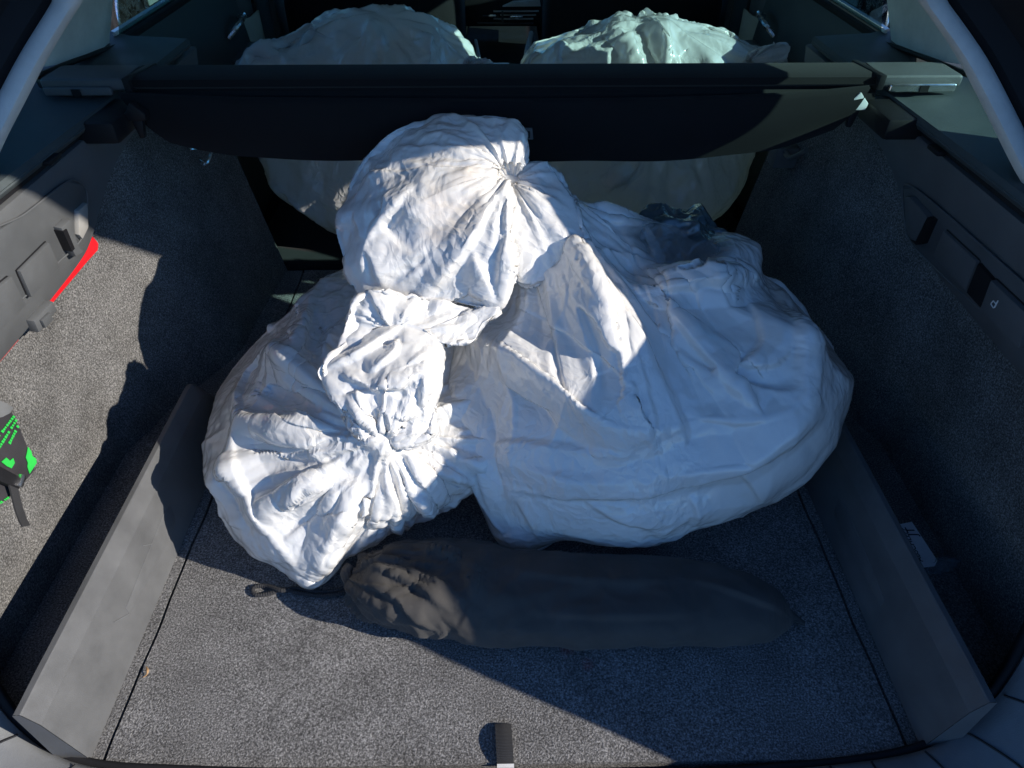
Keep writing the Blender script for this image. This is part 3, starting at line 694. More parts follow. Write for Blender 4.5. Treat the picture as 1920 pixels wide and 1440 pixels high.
def relax(X, B, F, growth, iters, goal=None, bend=0.10, lim=(-0.004, 0.05), floor=None, pin=None, N=None, suck=0.0006, damp=0.85, seed=0):
    """X start, B filling; the skin wants growth times the filling's lengths and is drawn onto the filling,
    so the spare film gathers into a few sharp standing folds with flat facets between them"""
    n = len(X); E = edges_of(F); Q = bend_pairs(F)
    L = np.linalg.norm(B[E[:, 0]] - B[E[:, 1]], axis=1)
    mid = (B[E[:, 0]] + B[E[:, 1]]) / 2; dr = (B[E[:, 1]] - B[E[:, 0]]) / np.maximum(L, 1e-9)[:, None]
    L = L * growth(mid, dr)
    LQ = np.linalg.norm(B[Q[:, 0]] - B[Q[:, 1]], axis=1)
    if N is None: N = normals(B, F)
    cnt = np.bincount(E.ravel(), minlength=n).astype(float)
    cq = np.maximum(np.bincount(Q.ravel(), minlength=n).astype(float), 1)
    ii = E.ravel(order='F'); iq = Q.ravel(order='F')
    Vel = np.zeros_like(X); C = np.empty_like(X)
    for it in range(iters):
        d = X[E[:, 1]] - X[E[:, 0]]; l = np.sqrt((d * d).sum(1))
        w = ((l - L) / np.maximum(l, 1e-9) * 0.5)[:, None] * d
        for c in range(3): C[:, c] = np.bincount(ii, np.r_[w[:, c], -w[:, c]], n)
        st = C / cnt[:, None] * 1.6
        if bend:
            d = X[Q[:, 1]] - X[Q[:, 0]]; l = np.sqrt((d * d).sum(1))
            w = (np.minimum(l - LQ, 0) / np.maximum(l, 1e-9) * (0.5 * bend))[:, None] * d
            for c in range(3): C[:, c] = np.bincount(iq, np.r_[w[:, c], -w[:, c]], n)
            st = st + C / cq[:, None]
        if goal is not None: st = st + (B - X) * goal
        Vel = damp * Vel + st * 0.5 - N * suck
        X = X + Vel
        dn = ((X - B) * N).sum(1); cl = np.clip(dn, lim[0], lim[1])
        X = X + N * (cl - dn)[:, None]
        hit = cl != dn
        if hit.any():
            vn = (Vel * N).sum(1) * hit; Vel = Vel - N * vn[:, None]
        if floor is not None: X[:, 2] = np.maximum(X[:, 2], floor)
        if pin is not None: X[pin] = B[pin]; Vel[pin] = 0
    return X
def smin(a, b, k):
    h = np.clip(0.5 + 0.5 * (b - a) / k, 0, 1); return b + (a - b) * h - k * h * (1 - h)
def ell(P, c, r, rz=0.0, rx=0.0):
    Q = P - np.array(c); r = np.array(r)
    if rz: cs, sn = math.cos(rz), math.sin(rz); Q = np.stack([Q[:, 0] * cs + Q[:, 1] * sn, -Q[:, 0] * sn + Q[:, 1] * cs, Q[:, 2]], 1)
    if rx: cs, sn = math.cos(rx), math.sin(rx); Q = np.stack([Q[:, 0], Q[:, 1] * cs + Q[:, 2] * sn, -Q[:, 1] * sn + Q[:, 2] * cs], 1)
    k0 = np.linalg.norm(Q / r, axis=1); k1 = np.linalg.norm(Q / (r * r), axis=1)
    return k0 * (k0 - 1) / np.maximum(k1, 1e-9)
def cone(P, a, b, ra, rb):
    a, b = np.array(a, float), np.array(b, float); ab = b - a
    t = np.clip(((P - a) @ ab) / (ab @ ab), 0, 1)
    return np.linalg.norm(P - a - t[:, None] * ab, axis=1) - (ra + (rb - ra) * t)
def star(sdf, c, D, rmax=0.75, k=34, f=0.75):
    """outermost crossing along each direction, walking inwards"""
    c = np.array(c); t = np.full(len(D), rmax)
    for _ in range(k):
        t = np.maximum(t - sdf(c + D * t[:, None]) * f, 0.004)
    return c + D * t[:, None]
def blob(c, ax, ay, az, r, p=2.6):
    """rounded pad: axes ax, ay in its plane, az across it"""
    c = np.array(c); A = np.stack([np.asarray(v, float) / np.linalg.norm(v) for v in (ax, ay, az)], 1)
    def f(P):
        Q = np.abs((P - c) @ A) / np.array(r)
        pl = (Q[:, 0] ** p + Q[:, 1] ** p) ** (1 / p)
        k0 = np.sqrt(pl ** 2 + Q[:, 2] ** 2)
        return (k0 - 1) * min(r)
    return f
def cast(sdf, px, py, back=0.0):
    """where the ray of a pixel meets the bag's rough form"""
    d = ray(px, py); d = d / np.linalg.norm(d); t = 0.3
    for _ in range(200):
        v = float(sdf((CAM + d * t)[None])[0])
        if v < 5e-4 or t > 3: break
        t += max(v * 0.8, 4e-4)
    return CAM + d * (t - back)
def seg_dist(P, poly):
    best = np.full(len(P), 1e9); tt = np.zeros(len(P)); n = len(poly) - 1
    for i in range(n):
        a, b = poly[i], poly[i + 1]; ab = b - a
        t = np.clip(((P - a) @ ab) / max(ab @ ab, 1e-12), 0, 1)
        d = np.linalg.norm(P - a - t[:, None] * ab, axis=1)
        u = d < best; best[u] = d[u]; tt[u] = (i + t[u]) / n
    return best, tt
def vnoise(P, sc, seed):
    rng = np.random.RandomState(seed); out = np.zeros(len(P))
    for k in range(9):
        w = rng.normal(size=3) * sc; out += np.sin(P @ w + rng.uniform(0, 6.28)) / 3.0
    return out
def crumple(P, cell, seed):
    """height field of flat facets meeting in sharp creases (taxicab cell distance in a turned frame)"""
    rng = np.random.RandomState(seed); Rm = np.linalg.qr(rng.normal(size=(3, 3)))[0]
    tab = rng.rand(4096, 3)
    Q = (P @ Rm) / cell; Q = Q + 0.25 * np.stack([vnoise(Q, 1.1, seed + k) for k in (1, 2, 3)], 1)
    I = np.floor(Q).astype(np.int64); best = np.full(len(P), 9.0)
    for dx in (-1, 0, 1):
        for dy in (-1, 0, 1):
            for dz in (-1, 0, 1):
                c = I + np.array((dx, dy, dz))
                h = (c[:, 0] * 73856093 ^ c[:, 1] * 19349663 ^ c[:, 2] * 83492791) & 4095
                best = np.minimum(best, np.abs(Q - c - tab[h]).sum(1))
    return best - 0.75
def pleats(P, g, axis, seed, n=26, reach=0.16, amp=0.006):
    """irregular sharp folds running out from the tie"""
    v = P - g; ax = np.array(axis, float); ax /= np.linalg.norm(ax)
    e1 = np.cross(ax, (0.3, 0.9, 0.2)); e1 /= np.linalg.norm(e1); e2 = np.cross(ax, e1)
    r = np.linalg.norm(v, axis=1); a = np.arctan2(v @ e2, v @ e1)
    rng = np.random.RandomState(seed); out = np.zeros(len(P))
    for k in range(n):
        a0, w, h, rc = rng.uniform(-math.pi, math.pi), rng.uniform(0.04, 0.16), rng.uniform(0.4, 1.5), reach * rng.uniform(0.4, 1.5)
        d = np.abs((a - a0 + 0.08 * np.sin(r * 17 + k) + math.pi) % (2 * math.pi) - math.pi)
        out = np.maximum(out, h * np.maximum(0, 1 - d / w) * np.exp(-(r / rc) ** 2) * np.clip(r / 0.03, 0, 1))
    return out * amp
def crease_up(X, F, g, axis, seed, a0=0.005, c0=0.05, a1=0.008, a2=0.0028, a3=0.0011, c1=0.115, c2=0.034, c3=0.014, pl=0.011, reach=0.20, n=38, floor=None, r0=0.20, k=0.12):
    """long folds fanning out from the tie (a0), broad facets (a1), short crinkles (a2, a3) and tight pleats at the tie (pl)"""
    N = normals(X, F); v = X - g; r = np.linalg.norm(v, axis=1); near = np.clip(r / 0.06, 0.15, 1)
    Pf = v / np.maximum(r, 1e-6)[:, None] * (r0 + k * r)[:, None]
    m1 = np.clip(0.65 + 0.6 * vnoise(X, 9, seed + 7), 0.1, 1.3); m2 = np.clip(0.5 + 0.8 * vnoise(X, 13, seed + 8), 0.0, 1.4)
    h = near * (a0 * np.clip(1.25 - r * 1.1, 0.35, 1) * (crumple(Pf, c0, seed + 20) + 0.45 * crumple(Pf, c0 * 0.45, seed + 21)) + a1 * m1 * crumple(X, c1, seed) + a2 * m2 * crumple(X, c2, seed + 1) + a3 * m2 * crumple(X, c3, seed + 2)) + pleats(X, g, axis, seed, n, reach, pl)
    X = X + N * h[:, None]
    if floor is not None: X[:, 2] = np.maximum(X[:, 2], floor)
    return X
def to_px(X):
    Vc = X - CAM; dz_ = Vc @ _F
    return 960 + FPX * (Vc @ _R) / dz_, 720 - FPX * (Vc @ _U) / dz_, Vc
def folds(X, F, lines, cap=None):
    """single sharp folds: each runs through the points of the film that lie under the given pixels"""
    N = normals(X, F); u, v, Vc = to_px(X); dep = np.linalg.norm(Vc, axis=1)
    ok = (N * -Vc).sum(1) > 0
    out = np.zeros(len(X))
    for pts, h, w in lines:
        poly = []
        for q in resample(np.array(pts, float), max(6, 3 * len(pts))):
            d = np.hypot(u - q[0], v - q[1]); c = np.where(ok & (d < 14))[0]
            if len(c): c = c[np.argsort(dep[c] + d[c] * 0.004)[:12]]; poly.append(X[c].mean(0))
        if len(poly) < 2: continue
        poly = np.array(poly); k = np.ones(3) / 3
        for _ in range(6 if len(poly) > 4 else 0): poly[1:-1] = (poly[:-2] + poly[1:-1] + poly[2:]) / 3
        poly = resample(poly, 24)
        lo_, hi_ = poly.min(0) - 4 * w, poly.max(0) + 4 * w
        near = np.where(((X > lo_) & (X < hi_)).all(1))[0]
        Pn = X[near]; best = np.full(len(near), 1e9); t = np.zeros(len(near)); sd = np.zeros(len(near)); n = len(poly) - 1
        for i in range(n):
            a, b = poly[i], poly[i + 1]; ab = b - a; q = np.clip(((Pn - a) @ ab) / max(ab @ ab, 1e-12), 0, 1)
            off = Pn - a - q[:, None] * ab; hn_ = (off * N[near]).sum(1); off = off - hn_[:, None] * N[near]
            d = np.linalg.norm(off, axis=1) + np.where(np.abs(hn_) > 0.035, 1.0, 0.0); m_ = d < best
            best[m_] = d[m_]; t[m_] = (i + q[m_]) / n; sd[m_] = (np.cross(ab, off) * N[near]).sum(1)[m_]
        flip = 1 if (int(abs(pts[0][0]) + len(pts)) % 2) else -1
        ww = w * (0.5 + 0.8 * t) * np.where(sd * flip > 0, 2.6, 0.5)          # one long flank, one steep: the film is folded over
        f = h * np.maximum(0, 1 - best / ww) * np.sin(math.pi * np.clip(t * 0.95 + 0.02, 0, 1)) ** 0.7
        out[near] = np.where(np.abs(f) > np.abs(out[near]), f, out[near])
    e = edges_of(F); n = len(X); cn = np.maximum(np.bincount(e.ravel(), minlength=n), 1)
    for _ in range(1): out = 0.6 * out + 0.4 * np.bincount(e.ravel(order='F'), np.r_[out[e[:, 1]], out[e[:, 0]]], n) / cn
    return X + N * out[:, None]
def tris_obj(name, V, F, mat, parent, clear=None, auto=None):
    me = bpy.data.meshes.new(name)
    me.vertices.add(len(V)); me.vertices.foreach_set('co', np.asarray(V, np.float32).ravel())
    me.loops.add(len(F) * 3); me.loops.foreach_set('vertex_index', np.asarray(F, np.int32).ravel())
    me.polygons.add(len(F)); me.polygons.foreach_set('loop_start', np.arange(0, 3 * len(F), 3, dtype=np.int32))
    me.update(calc_edges=True); me.validate()
    if clear is not None:
        a = me.attributes.new('clear', 'FLOAT', 'POINT'); a.data.foreach_set('value', np.asarray(clear, np.float32))
    return link(name, me, mat, parent, True, auto)

def make_body(sdf, centre, ridges, gather, levels=(5, 6, 7, 8), grow=(0.07, 0.09, 0.10, 0.105), its=(260, 180, 80, 14), circ=0.35, seed=1, floor=0.002, gr=0.10, lim=(-0.004, 0.045), suck=(0.0008, 0.0006, 0.0004, 0.0002), facets=26, keep=0.12, pat_sc=6, cut=(0.90, 0.985), bend=0.12, rmax=0.75, crease={}, keeps=(), tie=0.085):
    gpos = np.array(gather, float); c = np.array(centre, float)
    D, F = icosphere(levels[0])
    rng = np.random.RandomState(seed)
    fd = rng.normal(size=(facets, 3)); fd /= np.linalg.norm(fd, axis=1)[:, None]
    fo = rng.uniform(*cut, facets) * np.linalg.norm(star(sdf, centre, fd, rmax) - c, axis=1) if facets else []
    def base(D):
        P = star(sdf, centre, D, rmax)
        n_ = P - c; r0 = np.linalg.norm(n_, axis=1); n_ /= r0[:, None]
        free = smooth01((np.linalg.norm(P - gpos, axis=1) / keep - 0.6) / 0.8)
        for kp, kr in keeps: free = free * smooth01((np.linalg.norm(P - np.array(kp), axis=1) / kr - 0.5) / 0.9)
        for k in range(facets):              # flat facets where the film is pulled straight
            cs = n_ @ fd[k]
            rmx = np.where(cs > 0.35, fo[k] / np.maximum(cs, 0.35), 9)
            r0 = np.where(r0 > rmx, r0 + (rmx - r0) * 0.75 * free, r0)
        P = c + n_ * r0[:, None]
        for poly, h, w in ridges:
            d, t = seg_dist(P, poly)
            P = P + n_ * (h * np.maximum(0, 1 - d / w) ** 1.15 * np.sin(math.pi * np.clip(t * 0.9 + 0.08, 0, 1)) ** 0.6)[:, None]
        P[:, 2] = np.maximum(P[:, 2], floor)
        return P
    X = None
    for k, lv in enumerate(levels):
        if k:
            D, F, _ = subdivide(D, F); D /= np.linalg.norm(D, axis=1)[:, None]
        B = base(D)
        if X is None:
            N0 = normals(B, F)
            X = B + N0 * (0.006 + np.abs(rng.normal(size=len(B))) * 0.005)[:, None]
        else:
            e = edges_of(Fp); X = np.vstack([X, (X[e[:, 0]] + X[e[:, 1]]) / 2])
        gk = grow[k]
        def growth(mid, dr):
            v = mid - gpos; r = np.linalg.norm(v, axis=1); u = v / np.maximum(r, 1e-9)[:, None]
            cc = 1 - (u * dr).sum(1) ** 2
            pat = np.clip(1 + 0.8 * vnoise(mid, pat_sc, seed + 50), 0.15, 2.0)
            return 1 + gk * pat * 0.8 + circ * cc * np.exp(-r / gr)
        X = relax(X, B, F, growth, its[k], bend=bend, lim=lim, floor=floor, suck=suck[k])
        Fp = F
    # ease the sharpest single-vertex kinks
    e = edges_of(F); n = len(X); cn = np.bincount(e.ravel(), minlength=n)
    A = np.stack([np.bincount(e.ravel(order='F'), np.r_[X[e[:, 1], q], X[e[:, 0], q]], n) for q in range(3)], 1) / cn[:, None]
    X = X * 0.8 + A * 0.2
    wg = 0.75 * np.exp(-(np.linalg.norm(X - gpos, axis=1) / tie) ** 2)[:, None]        # the film lies smooth where it runs into the tie
    for _ in range(14):
        A = np.stack([np.bincount(e.ravel(order='F'), np.r_[X[e[:, 1], q], X[e[:, 0], q]], n) for q in range(3)], 1) / cn[:, None]
        X = X + (A - X) * wg
    X = crease_up(X, F, gpos, gpos - c, seed, floor=floor, **crease)
    for _ in range(2):
        A = np.stack([np.bincount(e.ravel(order='F'), np.r_[X[e[:, 1], q], X[e[:, 0], q]], n) for q in range(3)], 1) / cn[:, None]
        X = X + (A - X) * np.minimum(wg, 0.5)
    return X, F, B

def up2(G):
    """double a grid of points (rows, cols, 3) bilinearly"""
    n, m = G.shape[:2]
    A = np.empty((2 * n - 1, m, 3)); A[::2] = G; A[1::2] = (G[1:] + G[:-1]) / 2
    B = np.empty((2 * n - 1, 2 * m - 1, 3)); B[:, ::2] = A; B[:, 1::2] = (A[:, 1:] + A[:, :-1]) / 2
    return B
def gridfaces(n, m, flip=False):
    idx = np.arange(n * m).reshape(n, m)
    a, b, c, d = idx[:-1, :-1].ravel(), idx[1:, :-1].ravel(), idx[1:, 1:].ravel(), idx[:-1, 1:].ravel()
    par = (np.add.outer(np.arange(n - 1), np.arange(m - 1)).ravel() % 2).astype(bool)
    f = np.vstack([np.where(par[:, None], np.c_[a, b, c], np.c_[a, b, d]), np.where(par[:, None], np.c_[a, c, d], np.c_[b, c, d])])
    return f[:, ::-1] if flip else f
def fan(gp, contour, nrm, bulge=0.03, n0=(27, 14), levels=4, circ=0.5, grow=(0.06, 0.08, 0.09, 0.10), its=(260, 200, 120, 60), seed=3, back=-0.35, lim=0.035, gr=0.09, neck=0.0, suck=0.0005, crease={}, peak=0.7, waves=3, wave_h=0.010, layers=(1, -1)):
    """gathered end of a bag: two layers of film spreading from the tie point to a hem that follows the contour"""
    gp = np.array(gp, float); nrm = np.array(nrm, float); nrm /= np.linalg.norm(nrm)
    out = []
    for sgn in layers:
        X = None; n, m = n0
        rng = np.random.RandomState(seed + (0 if sgn > 0 else 100))
        kk = rng.uniform(0, 6.28, 6); kw = rng.uniform(0.6, 1.4, 6)
        for lv in range(levels):
            if lv: n, m = 2 * n - 1, 2 * m - 1
            Cn = resample(contour, n)
            aa = np.linspace(0, 1, n); rr = np.linspace(0, 1, m)
            A, Rr = np.meshgrid(aa, rr, indexing='ij')
            P = gp + (Cn[:, None] - gp) * Rr[..., None]
            edge = np.sin(math.pi * A) ** 0.4
            h = bulge * np.sin(math.pi * np.clip(Rr ** peak, 0, 1)) ** 0.8 * edge + neck * (1 - Rr) ** 2 * edge
            wv = sum(np.sin(2 * math.pi * waves * kw[q] * (q * 0.5 + 0.5) * A + kk[q]) / (q + 1) for q in range(4)) * wave_h * Rr ** 0.7 * edge
            B = P + nrm * ((h * (1 if sgn > 0 else back) + wv)[..., None])
            Bf = B.reshape(-1, 3); F = gridfaces(n, m)
            if (normals(Bf, F) @ nrm).mean() * sgn < 0: F = F[:, ::-1]
            Nn = np.tile(nrm * sgn, (len(Bf), 1))
            if X is None: X = Bf + Nn * (0.004 + np.abs(rng.normal(size=len(Bf))) * 0.004)[:, None]
            else: X = up2(X.reshape((n + 1) // 2, (m + 1) // 2, 3)).reshape(-1, 3)
            pin = np.zeros((n, m), bool); pin[:, 0] = True
            def growth(mid, dr):
                v = mid - gp; r = np.linalg.norm(v, axis=1); u = v / np.maximum(r, 1e-9)[:, None]
                cc = 1 - (u * dr).sum(1) ** 2
                return 1 + grow[lv] * np.clip(1 + 0.8 * vnoise(mid, 14, seed), 0.1, 2) * 0.8 + circ * cc * np.exp(-r / gr)
            gl = np.zeros((n, m)); gl[:, -1] = 0.25; gl[0] = gl[-1] = 0.25
            X = relax(X, Bf, F, growth, its[lv], goal=gl.reshape(-1, 1), bend=0.12, lim=(-0.004, lim), pin=pin.ravel(), N=Nn, suck=suck / (1 + lv))
        X = crease_up(X, F, gp, nrm, seed + sgn, **{**dict(a0=0.004, c0=0.045, a1=0.007, a2=0.0022, a3=0.0009, c1=0.075, c2=0.028, c3=0.013, pl=0.005, reach=0.11, n=18, r0=0.12, k=0.12), **crease})
        out.append((X, F))
    X = np.vstack([o[0] for o in out]); offs = np.cumsum([0] + [len(o[0]) for o in out[:-1]])
    return X, np.vstack([o[1] + k for o, k in zip(out, offs)])
P3 = lambda *a: np.array(a, float)

# ------------------------------------------------------------------ front right bag: broad sack tied at the top
KN = aty(955, 350, 0.55)                                       # its tie
def sdf_r(P):
    d = ell(P, (0.19, 0.485, 0.165), (0.30, 0.23, 0.175))
    d = smin(d, ell(P, (0.335, 0.45, 0.155), (0.165, 0.19, 0.165)), 0.05)
    d = smin(d, ell(P, (0.14, 0.385, 0.10), (0.23, 0.165, 0.115), rz=-0.12), 0.05)
    d = smin(d, cone(P, (0.06, 0.37, 0.06), atz(975, 975, 0.035), 0.09, 0.045), 0.05)
    d = smin(d, cone(P, (0.11, 0.50, 0.20), KN - P3(0, 0, 0.012), 0.16, 0.012), 0.03)
    d = smin(d, ell(P, (0.31, 0.535, 0.19), (0.165, 0.14, 0.145)), 0.06)
    d = smin(d, cone(P, (0.29, 0.55, 0.215), KN - P3(0, 0, 0.006), 0.115, 0.014), 0.05)
    d = smin(d, cone(P, (0.19, 0.40, 0.20), KN - P3(0, 0, 0.012), 0.09, 0.012), 0.02)
    return d
R = lambda sdf, pts, h, w: (np.array([cast(sdf, *q) for q in pts]), h, w)
rid_r = [R(sdf_r, [(985, 380), (1080, 450), (1110, 560), (1160, 690), (1212, 832)], 0.050, 0.075),
         R(sdf_r, [(860, 600), (960, 665), (1080, 760), (1205, 835)], 0.020, 0.05),
         R(sdf_r, [(1225, 540), (1330, 525), (1430, 500)], 0.030, 0.045),
         R(sdf_r, [(1450, 500), (1490, 620), (1520, 760)], 0.018, 0.05),
         R(sdf_r, [(1240, 890), (1380, 870), (1480, 800), (1530, 740)], 0.016, 0.04),
         R(sdf_r, [(1010, 330), (1150, 345), (1290, 410), (1375, 470)], 0.022, 0.045),
         R(sdf_r, [(1060, 360), (1140, 520), (1200, 700)], 0.012, 0.03),
         R(sdf_r, [(1220, 560), (1330, 660), (1420, 790)], 0.014, 0.035),
         R(sdf_r, [(1240, 470), (1290, 480), (1330, 470)], -0.035, 0.05),
         R(sdf_r, [(900, 700), (960, 760), (1040, 800)], -0.02, 0.06),
         R(sdf_r, [(830, 640), (880, 800), (930, 990)], 0.022, 0.035),
         R(sdf_r, [(920, 850), (1060, 900), (1230, 900)], 0.010, 0.03)]
bagR = thing('tied_white_bag', (0.17, 0.47, 0), 'big white plastic bag tied at the top, gathered end flopping over before the hanging board', 'plastic bag')
FOLD_R = [([(1000, 345), (1150, 540), (1230, 700), (1290, 840)], 0.010, 0.022), ([(1222, 545), (1330, 528), (1430, 520)], 0.016, 0.026), ([(1240, 560), (1340, 690), (1440, 790)], 0.009, 0.020),
          ([(1400, 560), (1455, 655), (1370, 690)], 0.008, 0.016), ([(1450, 505), (1490, 620), (1518, 770)], 0.010, 0.022), ([(940, 915), (1100, 930), (1260, 915), (1420, 870), (1530, 790)], 0.010, 0.024),
          ([(1040, 350), (1180, 390), (1300, 440), (1370, 490)], 0.009, 0.018), ([(1120, 480), (1180, 640), (1230, 830)], 0.008, 0.014),
          ([(830, 660), (880, 800), (930, 980)], 0.011, 0.020), ([(900, 840), (980, 820), (1080, 850), (1190, 850)], 0.008, 0.016), ([(1260, 640), (1380, 720), (1500, 720)], -0.007, 0.02),
          ([(960, 930), (1000, 980), (1010, 1010)], 0.006, 0.012), ([(1290, 930), (1310, 960), (1300, 990)], 0.006, 0.012), ([(1390, 890), (1420, 920), (1430, 945)], 0.006, 0.011), ([(1100, 940), (1160, 980), (1240, 990)], 0.006, 0.012), ([(1300, 780), (1400, 800), (1500, 770)], 0.006, 0.014), ([(1080, 560), (1120, 660), (1130, 760)], -0.008, 0.016)]
X, F, B = make_body(sdf_r, (0.17, 0.48, 0.16), rid_r, KN, seed=11, circ=0.30, gr=0.11, keeps=[((0.02, 0.30, 0.03), 0.12), ((0.15, 0.25, 0.05), 0.12), ((0.30, 0.28, 0.05), 0.10), ((0.18, 0.60, 0.36), 0.10), ((0.34, 0.57, 0.30), 0.08)], crease=dict(a0=0.004, a1=0.009, pl=0.007))
X = folds(X, F, FOLD_R)
Vc = X - CAM; dz_ = Vc @ _F
uu, vv = 960 + FPX * (Vc @ _R) / dz_, 720 - FPX * (Vc @ _U) / dz_
facing = (normals(X, F) * -Vc).sum(1) > 0
wi = np.where(facing & (np.abs(uu - 1265) < 25) & (np.abs(vv - 465) < 25))[0]
wc = X[wi].mean(0) if len(wi) else cast(sdf_r, 1270, 470)
clr = 0.80 * np.exp(-(np.linalg.norm((X - wc) * np.array((0.72, 1.0, 1.0)), axis=1) / 0.058) ** 6)     # a stretch of film thin enough to see into
tris_obj('sack', X, F, 'film', bagR, clr)
C_, Fc = icosphere(6)
Cn = wc + (wc - CAM) / np.linalg.norm(wc - CAM) * 0.09
Xc = Cn + C_ * np.array((0.085, 0.06, 0.055)); Xc = Xc + normals(Xc, Fc) * (0.02 * crumple(Xc, 0.05, 90) + 0.008 * crumple(Xc, 0.02, 91))[:, None]
tris_obj('dark_filler', Xc, Fc, 'darkfilm', bagR)  # dark lump added inside so the see-through film looks into darkness
# gathered end: hood folded over to the left
hp0, hn = KN + P3(0, 0, 0.01), P3(-0.12, -0.62, 0.78)
HP = lambda pts, d=0.0: [atplane(*q, hp0 + hn * d, hn) for q in pts]
def pad(bag, name, PL, n, gpx, cpx, hw, hh, th, mat, seed, d=0.0, p=3.0, grow=(0.05, 0.07, 0.09), circ=0.4, gr=0.07, rot=0.0, ridges=(), levels=(5, 6, 7), facets=14, lim=(-0.003, 0.03)):
    """gathered end of a bag: a flat puffed pad spreading from the tie; sizes in pixels of the photograph at its depth"""
    g_ = PL([gpx], d)[0]; c_ = PL([cpx], d)[0]
    ax = PL([(cpx[0] + 50, cpx[1])], d)[0] - c_; ay = PL([(cpx[0], cpx[1] + 50)], d)[0] - c_
    rx, ry = np.linalg.norm(ax) * hw / 50, np.linalg.norm(ay) * hh / 50
    u, v = ax / np.linalg.norm(ax), ay / np.linalg.norm(ay)
    u, v = u * math.cos(rot) + v * math.sin(rot), v * math.cos(rot) - u * math.sin(rot)
    f0 = blob(c_, u, v, n, (rx, ry, th), p)
    f = lambda P: smin(f0(P), cone(P, c_ * 0.6 + g_ * 0.4, g_, th * 0.8, 0.008), 0.012)
    rd = [(np.array(PL(q, d + th * 0.8)), h, w) for q, h, w in ridges]
    X, F, B = make_body(f, c_, rd, g_, levels=levels, grow=grow, its=(260, 180, 90), circ=circ, seed=seed, floor=-1, gr=gr, lim=lim, facets=facets, keep=0.05, pat_sc=14, cut=(0.86, 0.99), rmax=0.4)
    return tris_obj(name, X, F, mat, bag)
hood = HP([(985, 322), (980, 285), (955, 245), (880, 236), (810, 233), (735, 258), (690, 298), (655, 360), (636, 420), (650, 480), (672, 535), (690, 548), (740, 556), (785, 570), (850, 566), (935, 584), (938, 520), (944, 430), (950, 380)], 0.0)
X, F = fan(HP([(962, 346)])[0], hood, hn, bulge=0.060, seed=5, back=-0.4, circ=0.45, gr=0.08, waves=3, wave_h=0.012)
X = folds(X, F, [([(948, 352), (905, 400), (880, 470), (785, 560)], 0.012, 0.018), ([(940, 345), (820, 318), (660, 340)], 0.008, 0.014), ([(780, 345), (740, 400), (690, 440), (682, 535)], 0.010, 0.016), ([(885, 470), (910, 520), (932, 572)], 0.009, 0.014),
    ([(948, 360), (944, 450), (938, 560)], 0.010, 0.014), ([(700, 360), (720, 430), (770, 470)], -0.007, 0.014), ([(930, 300), (840, 270), (720, 290)], 0.006, 0.012), ([(830, 430), (800, 500), (720, 545)], 0.007, 0.012), ([(660, 400), (690, 460), (720, 540)], 0.008, 0.013), ([(935, 330), (860, 350), (760, 400)], 0.007, 0.013)])
tris_obj('gathered_end', X, F, 'film2', bagR)
flap = HP([(950, 376), (948, 420), (950, 480), (985, 530), (1040, 520), (1092, 500), (1094, 440), (1082, 390), (1050, 336), (1005, 326), (972, 335)], -0.012)
X, F = fan(HP([(956, 352)], -0.006)[0], flap, hn, bulge=0.032, seed=8, back=-0.6, circ=0.6, gr=0.07, waves=2.5, wave_h=0.008, n0=(23, 12), levels=3)
tris_obj('gathered_end', X, F, 'film2', bagR)
adopt(bagR)

# ------------------------------------------------------------------ front left bag: spread on the floor, tied in the middle
GL = None
def sdf_l0(P):
    d = ell(P, (-0.245, 0.49, 0.115), (0.235, 0.25, 0.125), rz=0.1)
    d = smin(d, ell(P, (-0.285, 0.345, 0.07), (0.155, 0.135, 0.08)), 0.05)
    d = smin(d, ell(P, (-0.16, 0.62, 0.16), (0.21, 0.17, 0.165)), 0.06)
    d = smin(d, ell(P, (-0.06, 0.385, 0.095), (0.14, 0.115, 0.10)), 0.05)
    return d
GL = cast(sdf_l0, 722, 828) + P3(0, -0.012, 0.024)
def sdf_l(P):
    d = sdf_l0(P)
    d = smin(d, cone(P, (-0.20, 0.40, 0.12), GL, 0.11, 0.018), 0.025)
    d = smin(d, cone(P, (-0.28, 0.34, 0.055), atz(590, 1060, 0.022), 0.095, 0.030), 0.05)
    return d
rl = lambda *pts: [(700 + 0 * q[0], 815) if False else q for q in pts]
rid_l = [R(sdf_l, rl((690, 815), (560, 790), (440, 780)), 0.030, 0.045),
         R(sdf_l, rl((680, 790), (580, 700), (495, 640)), 0.026, 0.05),
         R(sdf_l, rl((695, 840), (600, 890), (490, 950)), 0.026, 0.04),
         R(sdf_l, rl((715, 845), (650, 950), (590, 1080)), 0.024, 0.035),
         R(sdf_l, rl((735, 850), (720, 940), (690, 1040)), 0.022, 0.03),
         R(sdf_l, rl((755, 845), (790, 930), (810, 1000)), 0.024, 0.03),
         R(sdf_l, rl((440, 780), (430, 850), (490, 960), (560, 1060)), 0.014, 0.035),
         R(sdf_l, rl((495, 640), (450, 700), (430, 780)), 0.016, 0.03),
         R(sdf_l, rl((610, 700), (640, 620), (690, 560)), 0.02, 0.035),
         R(sdf_l, rl((560, 700), (580, 560), (620, 470)), 0.014, 0.03)]
bagL = thing('spread_white_bag', (-0.22, 0.43, 0), 'white plastic bag spread across the sunlit floor with pleats fanning out from its low tie', 'plastic bag')
X, F, B = make_body(sdf_l, (-0.22, 0.46, 0.09), rid_l, GL, seed=23, circ=0.22, gr=0.12, keeps=[(atz(582, 1086, 0.012), 0.14)], crease=dict(pl=0.012, a1=0.007, a0=0.005))
